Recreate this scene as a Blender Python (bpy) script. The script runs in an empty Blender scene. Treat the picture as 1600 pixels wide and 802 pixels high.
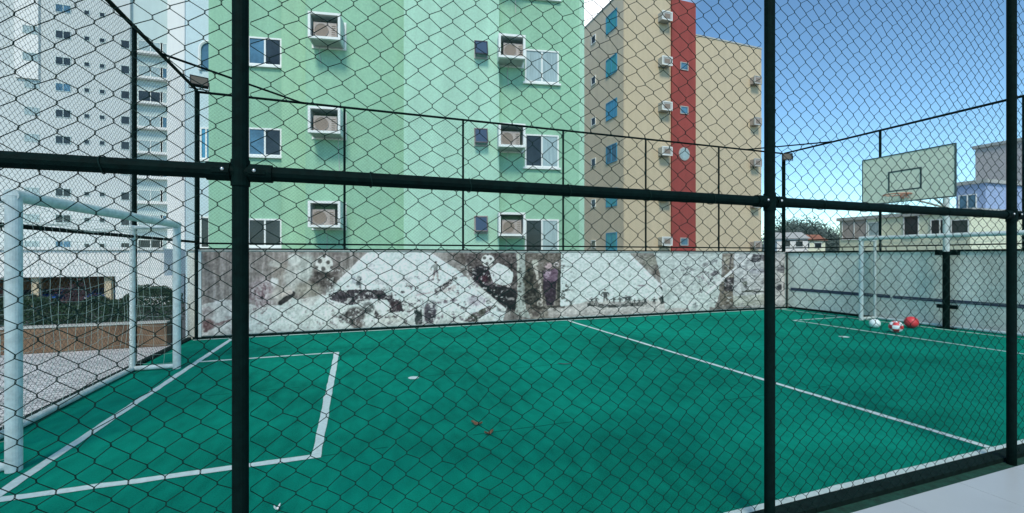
import bpy, math, random
import numpy as np
from mathutils import Vector, Matrix
random.seed(7); RNG = np.random.default_rng(7)
R = math.radians
S = bpy.context.scene
COL = S.collection

# ---------------------------------------------------------------- camera, sky, sun, exposure
EYE = 1.55
cam = bpy.data.cameras.new('camera'); cam_o = bpy.data.objects.new('camera', cam); COL.objects.link(cam_o)
cam.sensor_width = 36; cam.lens = 36*691/1600; cam.clip_start = .05; cam.clip_end = 4000
cam_o.location = (0, 0, EYE); cam_o.rotation_euler = (R(90), 0, R(-19.5)); S.camera = cam_o
SUN_EL, SUN_AZ = 50, 200          # azimuth clockwise from +Y
W = bpy.data.worlds.new('World'); S.world = W; W.use_nodes = True
nt = W.node_tree; bg = nt.nodes['Background']
sky = nt.nodes.new('ShaderNodeTexSky'); sky.sky_type = 'NISHITA'; sky.sun_disc = False
sky.sun_elevation = R(SUN_EL); sky.sun_rotation = R(SUN_AZ); sky.air_density = .85; sky.dust_density = .15; sky.ozone_density = 3.5
def _n(t, **k):
    n = nt.nodes.new(t)
    for a, b in k.items(): setattr(n, a, b)
    return n
# cleaner, deeper air colour than the default and one bank of bright cloud between the green and the beige block
v1 = _n('ShaderNodeVectorMath', operation='MULTIPLY'); v1.inputs[1].default_value = (.190, .207, .180)
gm = _n('ShaderNodeGamma'); gm.inputs[1].default_value = 1.22
v2 = _n('ShaderNodeVectorMath', operation='SCALE'); v2.inputs['Scale'].default_value = 4.0
nt.links.new(sky.outputs[0], v1.inputs[0]); nt.links.new(v1.outputs[0], gm.inputs[0]); nt.links.new(gm.outputs[0], v2.inputs[0])
tc = _n('ShaderNodeTexCoord'); cd = Vector((.10*.9427+.3338, -.10*.3338+.9427, .62)).normalized()
dt = _n('ShaderNodeVectorMath', operation='DOT_PRODUCT'); dt.inputs[1].default_value = cd; nt.links.new(tc.outputs['Generated'], dt.inputs[0])
cn = _n('ShaderNodeTexNoise'); cn.inputs['Scale'].default_value = 5; cn.inputs['Detail'].default_value = 7; nt.links.new(tc.outputs['Generated'], cn.inputs[0])
mr = _n('ShaderNodeMapRange', interpolation_type='SMOOTHSTEP'); mr.inputs[1].default_value = .962; mr.inputs[2].default_value = .996; nt.links.new(dt.outputs['Value'], mr.inputs[0])
ad = _n('ShaderNodeMath', operation='MULTIPLY_ADD'); nt.links.new(cn.outputs[0], ad.inputs[0]); ad.inputs[1].default_value = .9; ad.inputs[2].default_value = .35
mu = _n('ShaderNodeMath', operation='MULTIPLY', use_clamp=True); nt.links.new(ad.outputs[0], mu.inputs[0]); nt.links.new(mr.outputs[0], mu.inputs[1])
cm = _n('ShaderNodeMix', data_type='RGBA'); nt.links.new(mu.outputs[0], cm.inputs[0]); nt.links.new(v2.outputs[0], cm.inputs[6]); cm.inputs[7].default_value = (7, 7.2, 7.4, 1)
nt.links.new(cm.outputs[2], bg.inputs[0]); bg.inputs[1].default_value = .15
sun = bpy.data.lights.new('sun', 'SUN'); sun.energy = 1.35; sun.angle = R(14); sun.color = (1, .92, .78)
sun_o = bpy.data.objects.new('sun', sun); COL.objects.link(sun_o)
sd = Vector((math.sin(R(SUN_AZ))*math.cos(R(SUN_EL)), math.cos(R(SUN_AZ))*math.cos(R(SUN_EL)), math.sin(R(SUN_EL))))
sun_o.rotation_euler = sd.to_track_quat('Z', 'Y').to_euler()
S.view_settings.view_transform = 'Standard'; S.view_settings.look = 'None'; S.view_settings.gamma = 1
S.view_settings.exposure = 1.0; S.view_settings.use_curve_mapping = False

# ---------------------------------------------------------------- materials
def mat(name, col, rough=.7, metal=0, noise=0, nscale=5, bump=0, bscale=40, spec=.5, col2=None, stretch=None):
    m = bpy.data.materials.new(name); m.use_nodes = True; t = m.node_tree; p = t.nodes['Principled BSDF']
    p.inputs['Base Color'].default_value = (*col, 1); p.inputs['Roughness'].default_value = rough
    p.inputs['Metallic'].default_value = metal; p.inputs['Specular IOR Level'].default_value = spec
    tc = t.nodes.new('ShaderNodeTexCoord'); mp = t.nodes.new('ShaderNodeMapping'); t.links.new(tc.outputs['Object'], mp.inputs[0])
    if stretch: mp.inputs['Scale'].default_value = stretch
    if noise or col2:
        n = t.nodes.new('ShaderNodeTexNoise'); n.inputs['Scale'].default_value = nscale; n.inputs['Detail'].default_value = 8
        n.inputs['Roughness'].default_value = .65; t.links.new(mp.outputs[0], n.inputs['Vector'])
        r = t.nodes.new('ShaderNodeValToRGB'); r.color_ramp.elements[0].position = .3; r.color_ramp.elements[1].position = .7
        a = [max(0, c*(1-noise)) for c in col]; b = list(col2) if col2 else [min(1, c*(1+noise)) for c in col]
        r.color_ramp.elements[0].color = (*a, 1); r.color_ramp.elements[1].color = (*b, 1)
        t.links.new(n.outputs[0], r.inputs[0]); t.links.new(r.outputs[0], p.inputs['Base Color'])
    if bump:
        n2 = t.nodes.new('ShaderNodeTexNoise'); n2.inputs['Scale'].default_value = bscale; n2.inputs['Detail'].default_value = 5
        t.links.new(tc.outputs['Object'], n2.inputs['Vector'])
        b2 = t.nodes.new('ShaderNodeBump'); b2.inputs['Strength'].default_value = bump; b2.inputs['Distance'].default_value = .02
        t.links.new(n2.outputs[0], b2.inputs['Height']); t.links.new(b2.outputs[0], p.inputs['Normal'])
    return m

def streaky(name, col, amt=.12, bump=.5, bscale=30, grid=0):
    """painted render: broad mottling, vertical rain streaks, fine grain"""
    m = mat(name, col, .85, bump=bump, bscale=bscale); t = m.node_tree; p = t.nodes['Principled BSDF']
    tc = t.nodes.new('ShaderNodeTexCoord')
    def ns(scale, st, det=6):
        mp = t.nodes.new('ShaderNodeMapping'); mp.inputs['Scale'].default_value = st; t.links.new(tc.outputs['Object'], mp.inputs[0])
        n = t.nodes.new('ShaderNodeTexNoise'); n.inputs['Scale'].default_value = scale; n.inputs['Detail'].default_value = det
        t.links.new(mp.outputs[0], n.inputs['Vector']); return n.outputs[0]
    def mth(op, a, b):
        x = t.nodes.new('ShaderNodeMath'); x.operation = op
        for i, q in enumerate((a, b)):
            if isinstance(q, (int, float)): x.inputs[i].default_value = q
            else: t.links.new(q, x.inputs[i])
        return x.outputs[0]
    v = mth('ADD', mth('MULTIPLY', ns(.5, (1, 1, 1)), .8), mth('MULTIPLY', ns(3, (1, 1, .06)), .9))
    v = mth('ADD', v, mth('MULTIPLY', ns(18, (1, 1, 1), 3), .9))
    v = mth('SUBTRACT', v, 1.3)
    v = mth('ADD', mth('MULTIPLY', v, amt*2.2), 1)
    hs = t.nodes.new('ShaderNodeMix'); hs.data_type = 'RGBA'; hs.blend_type = 'MULTIPLY'; hs.inputs[0].default_value = 1
    hs.inputs[6].default_value = (*col, 1); cb = t.nodes.new('ShaderNodeCombineColor')
    for i in range(3): t.links.new(v, cb.inputs[i])
    t.links.new(cb.outputs[0], hs.inputs[7]); t.links.new(hs.outputs[2], p.inputs['Base Color'])
    return m

M = dict(
 fence=mat('dark_green_paint', (.001, .008, .007), .7, spec=.06, noise=.4, nscale=30, bump=.15, bscale=200),
 wire=mat('green_coated_wire', (.005, .020, .017), .7, spec=.08),
 wire_thin=mat('green_thin_wire', (.02, .045, .045), .6),
 bolt=mat('zinc_bolt', (.55, .56, .55), .35, 1),
 white_paint=mat('goal_white_paint', (.54, .62, .61), .5, noise=.22, nscale=14, bump=.15, bscale=60),
 net=mat('net_cord', (.32, .42, .38), .9),
 line=mat('line_white', (.62, .76, .74), 1, spec=.1, noise=.12, nscale=22, bump=.6, bscale=300),
 tile=mat('tile', (.42, .45, .45), .3, noise=.04, nscale=3),
 grout=mat('grout', (.30, .31, .31), .9),
 kerb=mat('kerb_dark', (.005, .016, .014), .9, spec=.1, noise=.4, nscale=20),
 strip=mat('strip_green', (.008, .085, .055), .95, noise=.5, nscale=18, bump=1, bscale=220),
 paving=None, turf=None,
 green=streaky('green_render', (.28, .50, .34), .2),
 green2=streaky('green_render_light', (.32, .54, .35), .18),
 mint=streaky('mint_render', (.40, .64, .49), .18),
 wing=streaky('pale_blue_render', (.55, .68, .70), .10),
 tower=streaky('tower_render', (.58, .62, .60), .07, .2, 5),
 towerw=streaky('tower_white', (.80, .80, .76), .05, .2, 5),
 towerg=streaky('tower_greenish', (.50, .61, .59), .07, .2, 5),
 beige=streaky('beige_render', (.56, .46, .31), .12, .4, 12),
 beige2=streaky('beige_side_lightened', (.70, .57, .42), .12, .4, 12),  # side copy of the beige, lightened to offset the shade on that face
 red=streaky('red_render', (.30, .055, .045), .25, .4, 12),
 cream=streaky('cream_render', (.74, .76, .56), .10, .3, 12),  # paled: milky veil over the right background mixed into the colour
 blue=streaky('blue_render', (.32, .42, .62), .12, .3, 12),  # blue paled for the same veil of haze
 greyb=streaky('grey_brown_render', (.55, .50, .48), .12, .3, 12),  # grey-brown paled for the same veil of haze
 conc=streaky('concrete', (.62, .65, .59), .40, .5, 20),
 concd=streaky('dark_stripe_paint', (.035, .05, .085), .3),
 skirt=mat('skirting_white', (.6, .68, .66), .8, noise=.2, nscale=6),
 trimw=mat('white_trim', (.78, .80, .76), .7, noise=.06, nscale=4),
 ledge=mat('ledge_grey', (.42, .43, .40), .85, noise=.15, nscale=4),
 acunit=mat('ac_metal', (.42, .36, .32), .6, noise=.2, nscale=6),
 acdark=mat('ac_dark', (.25, .20, .16), .8),
 glassd=mat('window_glass_dark', (.02, .03, .035), .18, spec=.4, noise=.7, nscale=1.3),
 glassb=mat('window_glass_blue', (.07, .17, .25), .18, spec=.4, noise=.5, nscale=1.3),
 glassl=mat('window_curtain', (.34, .44, .44), .25, noise=.25, nscale=4, stretch=(6, 6, .3)),
 navy=mat('frosted_navy_pane', (.03, .07, .13), .6, spec=.2), stain=mat('hose', (.5, .5, .48), .7),
 tealw=mat('teal_screen', (.05, .36, .40), .4, noise=.2, nscale=3),
 bluew=mat('blue_louvre', (.06, .30, .48), .4, noise=.35, nscale=3, stretch=(5, 5, .2)),
 planter=mat('planter_brown', (.16, .085, .045), .9, noise=.35, nscale=3.5, bump=.8, bscale=25, col2=(.24, .15, .09)),
 soil=mat('soil', (.05, .035, .025), 1),
 leaf=mat('hedge_leaf', (.010, .042, .020), .6, noise=.5, nscale=7, col2=(.03, .085, .03)),
 leafd=mat('far_tree_leaf', (.09, .13, .115), .8, noise=.4, nscale=.6, col2=(.15, .20, .17)),  # leaf colour paled and blued to carry the distant haze
 leafr=mat('purple_leaf', (.06, .025, .03), .6, noise=.4, nscale=5),
 bark=mat('bark', (.10, .07, .05), .9, noise=.4, nscale=12, bump=.8, bscale=30),
 board=mat('backboard_panel', (.72, .74, .58), .35, noise=.10, nscale=4),
 mark=mat('board_mark', (.04, .07, .07), .6),
 rim=mat('rim_orange', (.50, .20, .12), .5),
 ballr=mat('ball_red', (.65, .05, .06), .45), ballw=mat('ball_white', (.75, .85, .85), .45),
 carb=mat('car_blue', (.02, .08, .28), .25, spec=.8), cark=mat('car_dark', (.02, .025, .04), .25), carw=mat('car_white', (.7, .7, .7), .25),
 tyre=mat('rubber', (.015, .015, .015), .9), rimm=mat('wheel_rim', (.4, .4, .42), .35, .8), lamp=mat('lamp_lens', (.7, .7, .68), .15),
 asphalt=mat('street_asphalt', (.06, .06, .06), .95, noise=.3, nscale=.5, bump=.3, bscale=8),
 dead=mat('dead_leaf', (.15, .085, .045), .8, noise=.4, nscale=40), litter=mat('paper', (.8, .8, .8), .8),
 floodm=mat('flood_black', (.01, .012, .012), .5), floodg=mat('flood_glass', (.10, .09, .07), .4, spec=.3),
 roof=mat('roof_tile', (.30, .12, .07), .85, noise=.25, nscale=3), hill=mat('hill_green', (.04, .07, .045), 1, noise=.4, nscale=.05),
)

def turf_mat():
    m = bpy.data.materials.new('turf'); m.use_nodes = True; t = m.node_tree; p = t.nodes['Principled BSDF']; L = t.links.new
    p.inputs['Roughness'].default_value = 1; p.inputs['Specular IOR Level'].default_value = .04
    tc = t.nodes.new('ShaderNodeTexCoord')
    def ns(scale, det, st=(1, 1, 1)):
        mp = t.nodes.new('ShaderNodeMapping'); mp.inputs['Scale'].default_value = st; L(tc.outputs['Object'], mp.inputs[0])
        n = t.nodes.new('ShaderNodeTexNoise'); n.inputs['Scale'].default_value = scale; n.inputs['Detail'].default_value = det; L(mp.outputs[0], n.inputs[0]); return n.outputs[0]
    def mth(op, a, b=0., c=None):
        x = t.nodes.new('ShaderNodeMath'); x.operation = op
        for i, q in enumerate((a, b, c)):
            if q is None: continue
            if isinstance(q, (int, float)): x.inputs[i].default_value = q
            else: L(q, x.inputs[i])
        return x.outputs[0]
    f = mth('ADD', mth('MULTIPLY', ns(.55, 7), .55), mth('MULTIPLY', ns(9, 8, (1, .35, 1)), .35))
    f = mth('ADD', f, mth('MULTIPLY', ns(120, 4), .42))
    r = t.nodes.new('ShaderNodeValToRGB'); r.color_ramp.elements[0].position = .46; r.color_ramp.elements[1].position = .84
    r.color_ramp.elements[0].color = (.001, .105, .072, 1); r.color_ramp.elements[1].color = (.004, .33, .225, 1); L(f, r.inputs[0])
    # seams between the rolls of turf, every 2.05 m across the court, broken up by noise
    sp = t.nodes.new('ShaderNodeSeparateXYZ'); L(tc.outputs['Object'], sp.inputs[0])
    wob = mth('MULTIPLY', mth('SUBTRACT', ns(1.3, 2), .5), .05)
    y = mth('ADD', sp.outputs[1], wob); y = mth('SUBTRACT', y, 3.73 - 2.05*4)
    k = mth('ABSOLUTE', mth('SUBTRACT', mth('FRACT', mth('DIVIDE', y, 2.05)), 0.0))
    k = mth('MINIMUM', k, mth('SUBTRACT', 1., k)); seam = mth('LESS_THAN', k, .0045)
    br = mth('GREATER_THAN', ns(.9, 2), .50); seam = mth('MULTIPLY', mth('MULTIPLY', seam, br), .55)
    mx = t.nodes.new('ShaderNodeMix'); mx.data_type = 'RGBA'; L(seam, mx.inputs[0]); L(r.outputs[0], mx.inputs[6]); mx.inputs[7].default_value = (.002, .03, .022, 1)
    L(mx.outputs[2], p.inputs['Base Color'])
    b = t.nodes.new('ShaderNodeBump'); b.inputs['Strength'].default_value = .8; b.inputs['Distance'].default_value = .01
    L(ns(260, 3), b.inputs['Height']); L(b.outputs[0], p.inputs['Normal'])
    return m
M['turf'] = turf_mat()
def brick_mat(name, c1, c2, mortar, scale, w, h, rough=.85):
    m = bpy.data.materials.new(name); m.use_nodes = True; t = m.node_tree; p = t.nodes['Principled BSDF']; L = t.links.new
    p.inputs['Roughness'].default_value = rough
    tc = t.nodes.new('ShaderNodeTexCoord'); b = t.nodes.new('ShaderNodeTexBrick'); L(tc.outputs['Object'], b.inputs[0])
    b.inputs['Color1'].default_value = (*c1, 1); b.inputs['Color2'].default_value = (*c2, 1); b.inputs['Mortar'].default_value = (*mortar, 1)
    b.inputs['Scale'].default_value = scale; b.inputs['Brick Width'].default_value = w; b.inputs['Row Height'].default_value = h; b.inputs['Mortar Size'].default_value = .012
    n = t.nodes.new('ShaderNodeTexNoise'); n.inputs['Scale'].default_value = 3; n.inputs['Detail'].default_value = 8; L(tc.outputs['Object'], n.inputs[0])
    mx = t.nodes.new('ShaderNodeMix'); mx.data_type = 'RGBA'; mx.blend_type = 'OVERLAY'; mx.inputs[0].default_value = .5
    L(b.outputs[0], mx.inputs[6]); L(n.outputs[0], mx.inputs[7]); L(mx.outputs[2], p.inputs['Base Color'])
    bp = t.nodes.new('ShaderNodeBump'); bp.inputs['Strength'].default_value = .5; bp.invert = True; L(b.outputs['Fac'], bp.inputs['Height']); L(bp.outputs[0], p.inputs['Normal'])
    return m
M['paving'] = brick_mat('interlocking_paving', (.60, .60, .58), (.50, .51, .51), (.25, .25, .25), 1, .2, .1)

# ---------------------------------------------------------------- mesh helpers
class MB:
    def __init__(s): s.v = []; s.f = []; s.m = []
    def face(s, pts, mi=0):
        b = len(s.v); s.v += [tuple(p) for p in pts]; s.f.append(tuple(range(b, b+len(pts)))); s.m.append(mi)
    def box(s, x0, x1, y0, y1, z0, z1, mi=0, mtx=None):
        b = len(s.v); P = [(x, y, z) for z in (z0, z1) for y in (y0, y1) for x in (x0, x1)]
        if mtx is not None: P = [tuple(mtx @ Vector(p)) for p in P]
        s.v += P
        for q in ((0, 2, 3, 1), (4, 5, 7, 6), (0, 1, 5, 4), (2, 6, 7, 3), (0, 4, 6, 2), (1, 3, 7, 5)): s.f.append(tuple(b+i for i in q)); s.m.append(mi)
        return s
    def frame(s, x0, x1, z0, z1, y0, y1, t, mi=0):
        s.box(x0, x1, y0, y1, z0, z0+t, mi); s.box(x0, x1, y0, y1, z1-t, z1, mi)
        s.box(x0, x0+t, y0, y1, z0+t, z1-t, mi); s.box(x1-t, x1, y0, y1, z0+t, z1-t, mi); return s
    def tube(s, pts, r, n=10, mi=0, cap=True, r2=None):
        pts = [Vector(p) for p in pts]; b = len(s.v); K = len(pts); up = None
        for i, p in enumerate(pts):
            d = ((pts[min(i+1, K-1)]-pts[max(i-1, 0)])).normalized()
            if up is None: up = Vector((0, 0, 1)) if abs(d.z) < .9 else Vector((1, 0, 0))
            a = d.cross(up).normalized(); c = a.cross(d).normalized(); up = c
            rr = r if r2 is None else r+(r2-r)*i/(K-1)
            for j in range(n):
                q = 2*math.pi*j/n; s.v.append(tuple(p+a*math.cos(q)*rr+c*math.sin(q)*rr))
        for i in range(K-1):
            for j in range(n):
                k = (j+1) % n; s.f.append((b+i*n+j, b+i*n+k, b+(i+1)*n+k, b+(i+1)*n+j)); s.m.append(mi)
        if cap:
            s.f.append(tuple(b+j for j in range(n))[::-1]); s.m.append(mi); s.f.append(tuple(b+(K-1)*n+j for j in range(n))); s.m.append(mi)
        return s
    def ball(s, c, r, mi=0, nu=20, nv=12, sq=(1, 1, 1)):
        b = len(s.v)
        for i in range(nv+1):
            for j in range(nu):
                a = math.pi*i/nv; q = 2*math.pi*j/nu
                s.v.append((c[0]+r*sq[0]*math.sin(a)*math.cos(q), c[1]+r*sq[1]*math.sin(a)*math.sin(q), c[2]+r*sq[2]*math.cos(a)))
        for i in range(nv):
            for j in range(nu):
                k = (j+1) % nu; s.f.append((b+i*nu+j, b+(i+1)*nu+j, b+(i+1)*nu+k, b+i*nu+k)); s.m.append(mi if not callable(mi) else mi(i, j))
        return s
    def build(s, name, mats, parent=None, bevel=0, smooth=False, loc=None):
        me = bpy.data.meshes.new(name); me.from_pydata(s.v, [], s.f)
        if not isinstance(mats, (list, tuple)): mats = [mats]
        for m in mats: me.materials.append(m)
        if len(mats) > 1: me.polygons.foreach_set('material_index', s.m)
        if smooth: me.polygons.foreach_set('use_smooth', [True]*len(s.f))
        me.validate(); me.update()
        o = bpy.data.objects.new(name, me); COL.objects.link(o)
        if parent is not None: o.parent = parent
        if loc is not None: o.location = loc
        if bevel:
            b = o.modifiers.new('bevel', 'BEVEL'); b.width = bevel; b.segments = 2; b.limit_method = 'ANGLE'
        return o
def tag(o, label, cat, group=None):
    o['label'] = label; o['category'] = cat
    if group: o['group'] = group
    return o
def struct(o): o['kind'] = 'structure'; return o
def empty(name, loc=(0, 0, 0), rz=0, label=None, cat=None, group=None):
    o = bpy.data.objects.new(name, None); COL.objects.link(o); o.location = loc; o.rotation_euler = (0, 0, rz)
    if label: tag(o, label, cat, group)
    return o
CR, SR = math.cos(R(19.5)), math.sin(R(19.5))

# ---------------------------------------------------------------- the court platform and grounds
U0, U1, V0, V1 = -2.88, 12.2, 1.86, 9.75     # lines of the four fences
LOW = -3.0
struct(MB().box(-1500, 1500, -1500, 1500, LOW-.5, LOW).build('street_ground', M['asphalt']))
struct(MB().box(-9.5, U1+.25, 1.60, V1+.22, LOW, -.02).build('court_platform', M['conc']))
g = MB(); g.face([(U0, 2.0, 0), (U1, 2.0, 0), (U1, V1, 0), (U0, V1, 0)]); struct(g.build('court_turf', M['turf']))
g = MB(); g.box(-9.5, U0-.06, 1.6, V1+.2, -.019, -.004); struct(g.build('interlocking_pavement', M['paving']))
g = MB(); g.box(U0-.055, U1, 1.90, 1.998, -.019, .035); struct(g.build('court_kerb', M['kerb']))
g = MB(); g.box(U0-.055, U1, 1.70, 1.898, -.019, .005); struct(g.build('grass_strip', M['strip']))
g = MB(); g.box(U0-.06, U0+.0, 2.0, V1, -.019, .05); struct(g.build('side_kerb', M['kerb']))
# terrace the photographer stands on, light tiles
g = MB(); g.box(-6, 14, -3.0, 1.69, LOW, .112); struct(g.build('terrace_slab', M['grout']))
g = MB()
for i in range(34):
    for j in range(8):
        x = -6+i*.6; y = 1.695-j*.6
        g.box(x+.0015, x+.5985, y-.5985, y-.0015, .1125, .121)
struct(g.build('terrace_tiles', M['tile'], bevel=.001))
# painted markings
LZ = .004; LW = .075
def stripe(m, a, b, w=LW, z=LZ):
    a = Vector(a); b = Vector(b); d = (b-a); L = d.length; n = max(2, int(L/.12)); d.normalize(); p = Vector((-d.y, d.x))
    e0 = RNG.normal(0, .0035, n+1); e1 = RNG.normal(0, .0035, n+1)
    for i in range(n):
        q0 = a+d*L*i/n; q1 = a+d*L*(i+1)/n
        m.face([(*(q0-p*(w/2+e0[i])), z), (*(q1-p*(w/2+e0[i+1])), z), (*(q1+p*(w/2+e1[i+1])), z), (*(q0+p*(w/2+e1[i])), z)])
m = MB(); stripe(m, (-2.19, 2.1), (-2.19, V1-.12)); struct(m.build('goal_line_marking', M['line']))
m = MB(); stripe(m, (U0+.05, 2.045), (U1-.1, 2.045), .08); struct(m.build('near_touchline_marking', M['line']))
m = MB(); stripe(m, (U0+.05, V1-.07), (U1-.1, V1-.07), .05); struct(m.build('far_touchline_marking', M['line']))
m = MB(); stripe(m, (4.84, 2.09), (4.84, V1-.1), .07); struct(m.build('halfway_line_marking', M['line']))
m = MB(); stripe(m, (-2.15, 3.74), (-.25, 3.74)); stripe(m, (-.285, 3.78), (-.285, 7.62)); stripe(m, (-.25, 7.66), (-2.15, 7.66), .06)
struct(m.build('left_penalty_area_marking', M['line']))
m = MB(); stripe(m, (11.75, 7.82), (9.98, 7.82), .05); stripe(m, (10.0, 7.8), (10.0, 3.77), .055); stripe(m, (9.98, 3.74), (11.75, 3.74), .055)
struct(m.build('right_penalty_area_marking', M['line']))
m = MB(); stripe(m, (11.78, 2.1), (11.78, V1-.12), .05); struct(m.build('right_goal_line_marking', M['line']))
def spot(c, r):
    m = MB(); m.face([(c[0]+r*math.cos(a)*random.uniform(.94, 1.05), c[1]+r*math.sin(a)*random.uniform(.94, 1.05), LZ) for a in np.linspace(0, 2*math.pi, 25)[:-1]])
    struct(m.build('penalty_spot_marking', M['line']))
spot((.70, 5.74), .068); spot((8.88, 5.9), .085)

# ---------------------------------------------------------------- boundary walls
g = MB(); g.box(U0-.07, U1+.2, V1+.03, V1+.2, 0, 1.66)
bw = g.build('boundary_wall', M['conc'], bevel=.006); tag(bw, 'low grey rendered wall at the far side of the court carrying the sepia mural', 'wall')
MB().box(U0-.07, U1+.2, V1+.0, V1+.23, 1.661, 1.68).build('coping', M['ledge'], bw)
MB().box(U0+.02, U1-.02, V1+.01, V1+.028, .0, .045).build('skirting', M['kerb'], bw)
g = MB(); g.box(U1+.03, U1+.2, 1.7, V1+.0, 0, 1.66)
rw = g.build('boundary_wall', M['conc'], bevel=.006); tag(rw, 'low weathered grey wall with a dark stripe behind the basketball hoop', 'wall')
MB().box(U1+.0, U1+.23, 1.7, V1-.03, 1.661, 1.70).build('coping', M['fence'], rw)
g = MB()
y = 1.75
while y < V1-.1:
    e = min(V1-.1, y+random.uniform(1.2, 2.6)); g.box(U1+.020, U1+.0295, y, e, .54, .54+random.uniform(.07, .11)); y = e+random.choice((0, .02, .06))
g.build('painted_stripe', M['concd'], rw)
MB().box(U1+.01, U1+.028, 1.75, V1-.03, 0, .06).build('skirting', M['kerb'], rw)

# ---------------------------------------------------------------- the mural: painted in wall coordinates
def make_mural():
    NX, NZ = 1150, 130
    a0, a1, z0, z1 = -2.72, 12.12, .06, 1.64
    def px2u(x):
        X = (x-800)/691; return V1*(CR*X+SR)/(CR-SR*X)
    us = np.linspace(a0, a1, NX); ts = np.linspace(0, 1, NZ)             # t from the top down
    Vv = V1; dx = (CR*us-SR*Vv)/(SR*us+CR*Vv); PXs = 800+691*dx
    PX, T = np.meshgrid(PXs, ts)                                        # strip coordinates measured off the photo's mural
    asp = 115.
    def noise(sx, sy, seed, octs=4):
        r = np.random.default_rng(seed); out = np.zeros_like(PX); amp = 1
        for o in range(octs):
            gx, gy = int(920/sx*2**o)+3, int(115/sy*2**o)+3; G = r.random((gy, gx))
            X = (PX-300)/940*(gx-2); Y = np.clip(T, 0, 1)*(gy-2); i = X.astype(int); j = Y.astype(int); fx = X-i; fy = Y-j
            fx = fx*fx*(3-2*fx); fy = fy*fy*(3-2*fy)
            i = np.clip(i, 0, gx-2); j = np.clip(j, 0, gy-2)
            out += amp*((G[j, i]*(1-fx)+G[j, i+1]*fx)*(1-fy)+(G[j+1, i]*(1-fx)+G[j+1, i+1]*fx)*fy-.5); amp *= .55
        return out
    Y = T*asp
    wx = noise(9, 9, 1, 5)*4.2; wy = noise(9, 9, 2, 5)*4.2
    n1 = noise(10, 8, 3); n2 = noise(3, 3, 4, 3); st = noise(5, 90, 5)
    img = np.zeros(PX.shape+(3,)); base = np.array([150, 143, 136.])
    img[:] = base; img += (st*36+n1*22)[..., None]
    def poly(pts, warp=.35):
        x = PX+wx*warp; y = Y+wy*warp; ins = np.zeros(PX.shape, bool); k = len(pts)
        for i in range(k):
            x1, y1 = pts[i]; x2, y2 = pts[(i+1) % k]
            if y1 == y2: continue
            c = ((y1 > y) != (y2 > y)) & (x < (x2-x1)*(y-y1)/(y2-y1)+x1); ins ^= c
        return ins.astype(float)
    def ell(cx, cy, rx, ry, warp=1., soft=.35):
        d = np.hypot((PX+wx*warp-cx)/rx, (Y+wy*warp-cy)/ry); return np.clip((1+soft-d)/(2*soft), 0, 1)
    def line(x1, y1, x2, y2, w, warp=.4):
        x = PX+wx*warp; y = Y+wy*warp; L = math.hypot(x2-x1, y2-y1); tx, ty = (x2-x1)/L, (y2-y1)/L
        s = np.clip((x-x1)*tx+(y-y1)*ty, 0, L); d = np.hypot(x-x1-s*tx, y-y1-s*ty); return np.clip((w-d)/1.2+.5, 0, 1)
    def put(mask, col, op=1., var=14):
        c = np.array(col, float)+(n1*var+n2*var)[..., None]; a = (mask*op)[..., None]; img[:] = img*(1-a)+c*a
    P = lambda X, Yy: (300+X/3.478, max(0, (Yy-52)/(520-52-X*.052))*asp)     # reading off the enlarged left half
    Q = lambda X, Yy: (700+X/2.963, max(0, (Yy-45)/(375-45-X*.05))*asp)      # and the right half
    white = (222, 236, 232); cyan = (216, 236, 232); dark = (40, 28, 34); pur = (96, 66, 80); brn = (104, 92, 82)
    def pt(x, y): return (x, (y-394)/(132-(x-310)*.047)*asp)            # photo position -> place on the strip
    def mk(x0, sc, y0=385): return lambda X, Yy: pt(x0+X/sc, y0+Yy/sc)
    A = mk(380, 5.533); B = mk(520, 5.533); C_ = mk(670, 5.939); D_ = mk(860, 6.418); E_ = mk(1040, 6.975)
    def E(f, X, Yy, rx, ry, sc, col, op=1, var=14, warp=.5, soft=.25): x, y = f(X, Yy); put(ell(x, y, rx/sc, ry/sc, warp, soft), col, op, var)
    def Ln(f, X1, Y1, X2, Y2, w, sc, col, op=1, warp=.3): put(line(*f(X1, Y1), *f(X2, Y2), w/sc, warp), col, op)
    def Po(f, pts, col, op=1, var=14, warp=.3): put(poly([f(*q) for q in pts], warp), col, op, var)
    def person(x, y, h, col, leg, skin=(190, 172, 160), lean=0., arm=1., op=.9, head=True):
        """a small player: y is the top of the head"""
        def q(dx, dy): return pt(x+dx*h+lean*(1-dy)*h, y+dy*h)
        w = h*.05
        put(poly([q(-.13, .17), q(.13, .17), q(.10, .52), q(-.10, .52)], .15), col, op, 20)
        for sg in (-1, 1):
            put(line(*q(sg*.13, .2), *q(sg*(.22+.06*arm), .2+.2*arm), w*.8, .2), col, op); put(line(*q(sg*(.22+.06*arm), .2+.2*arm), *q(sg*.2, .36+.1*arm), w*.6, .2), skin, op)
            put(line(*q(sg*.06, .52), *q(sg*(.10+.05*abs(lean)), .76), w*1.1, .2), leg, op); put(line(*q(sg*(.10+.05*abs(lean)), .76), *q(sg*.13-.1*lean, .98), w*.7, .2), skin, op)
            put(line(*q(sg*.13, .98), *q(sg*.2, 1.0), w*.7, .2), dark, op)
        if head: put(ell(*q(0, .08), h*.07, h*.085, .2, .2), skin, op, 12); put(ell(*q(0, .04), h*.07, h*.05, .2, .2), dark, op*.8)
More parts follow.
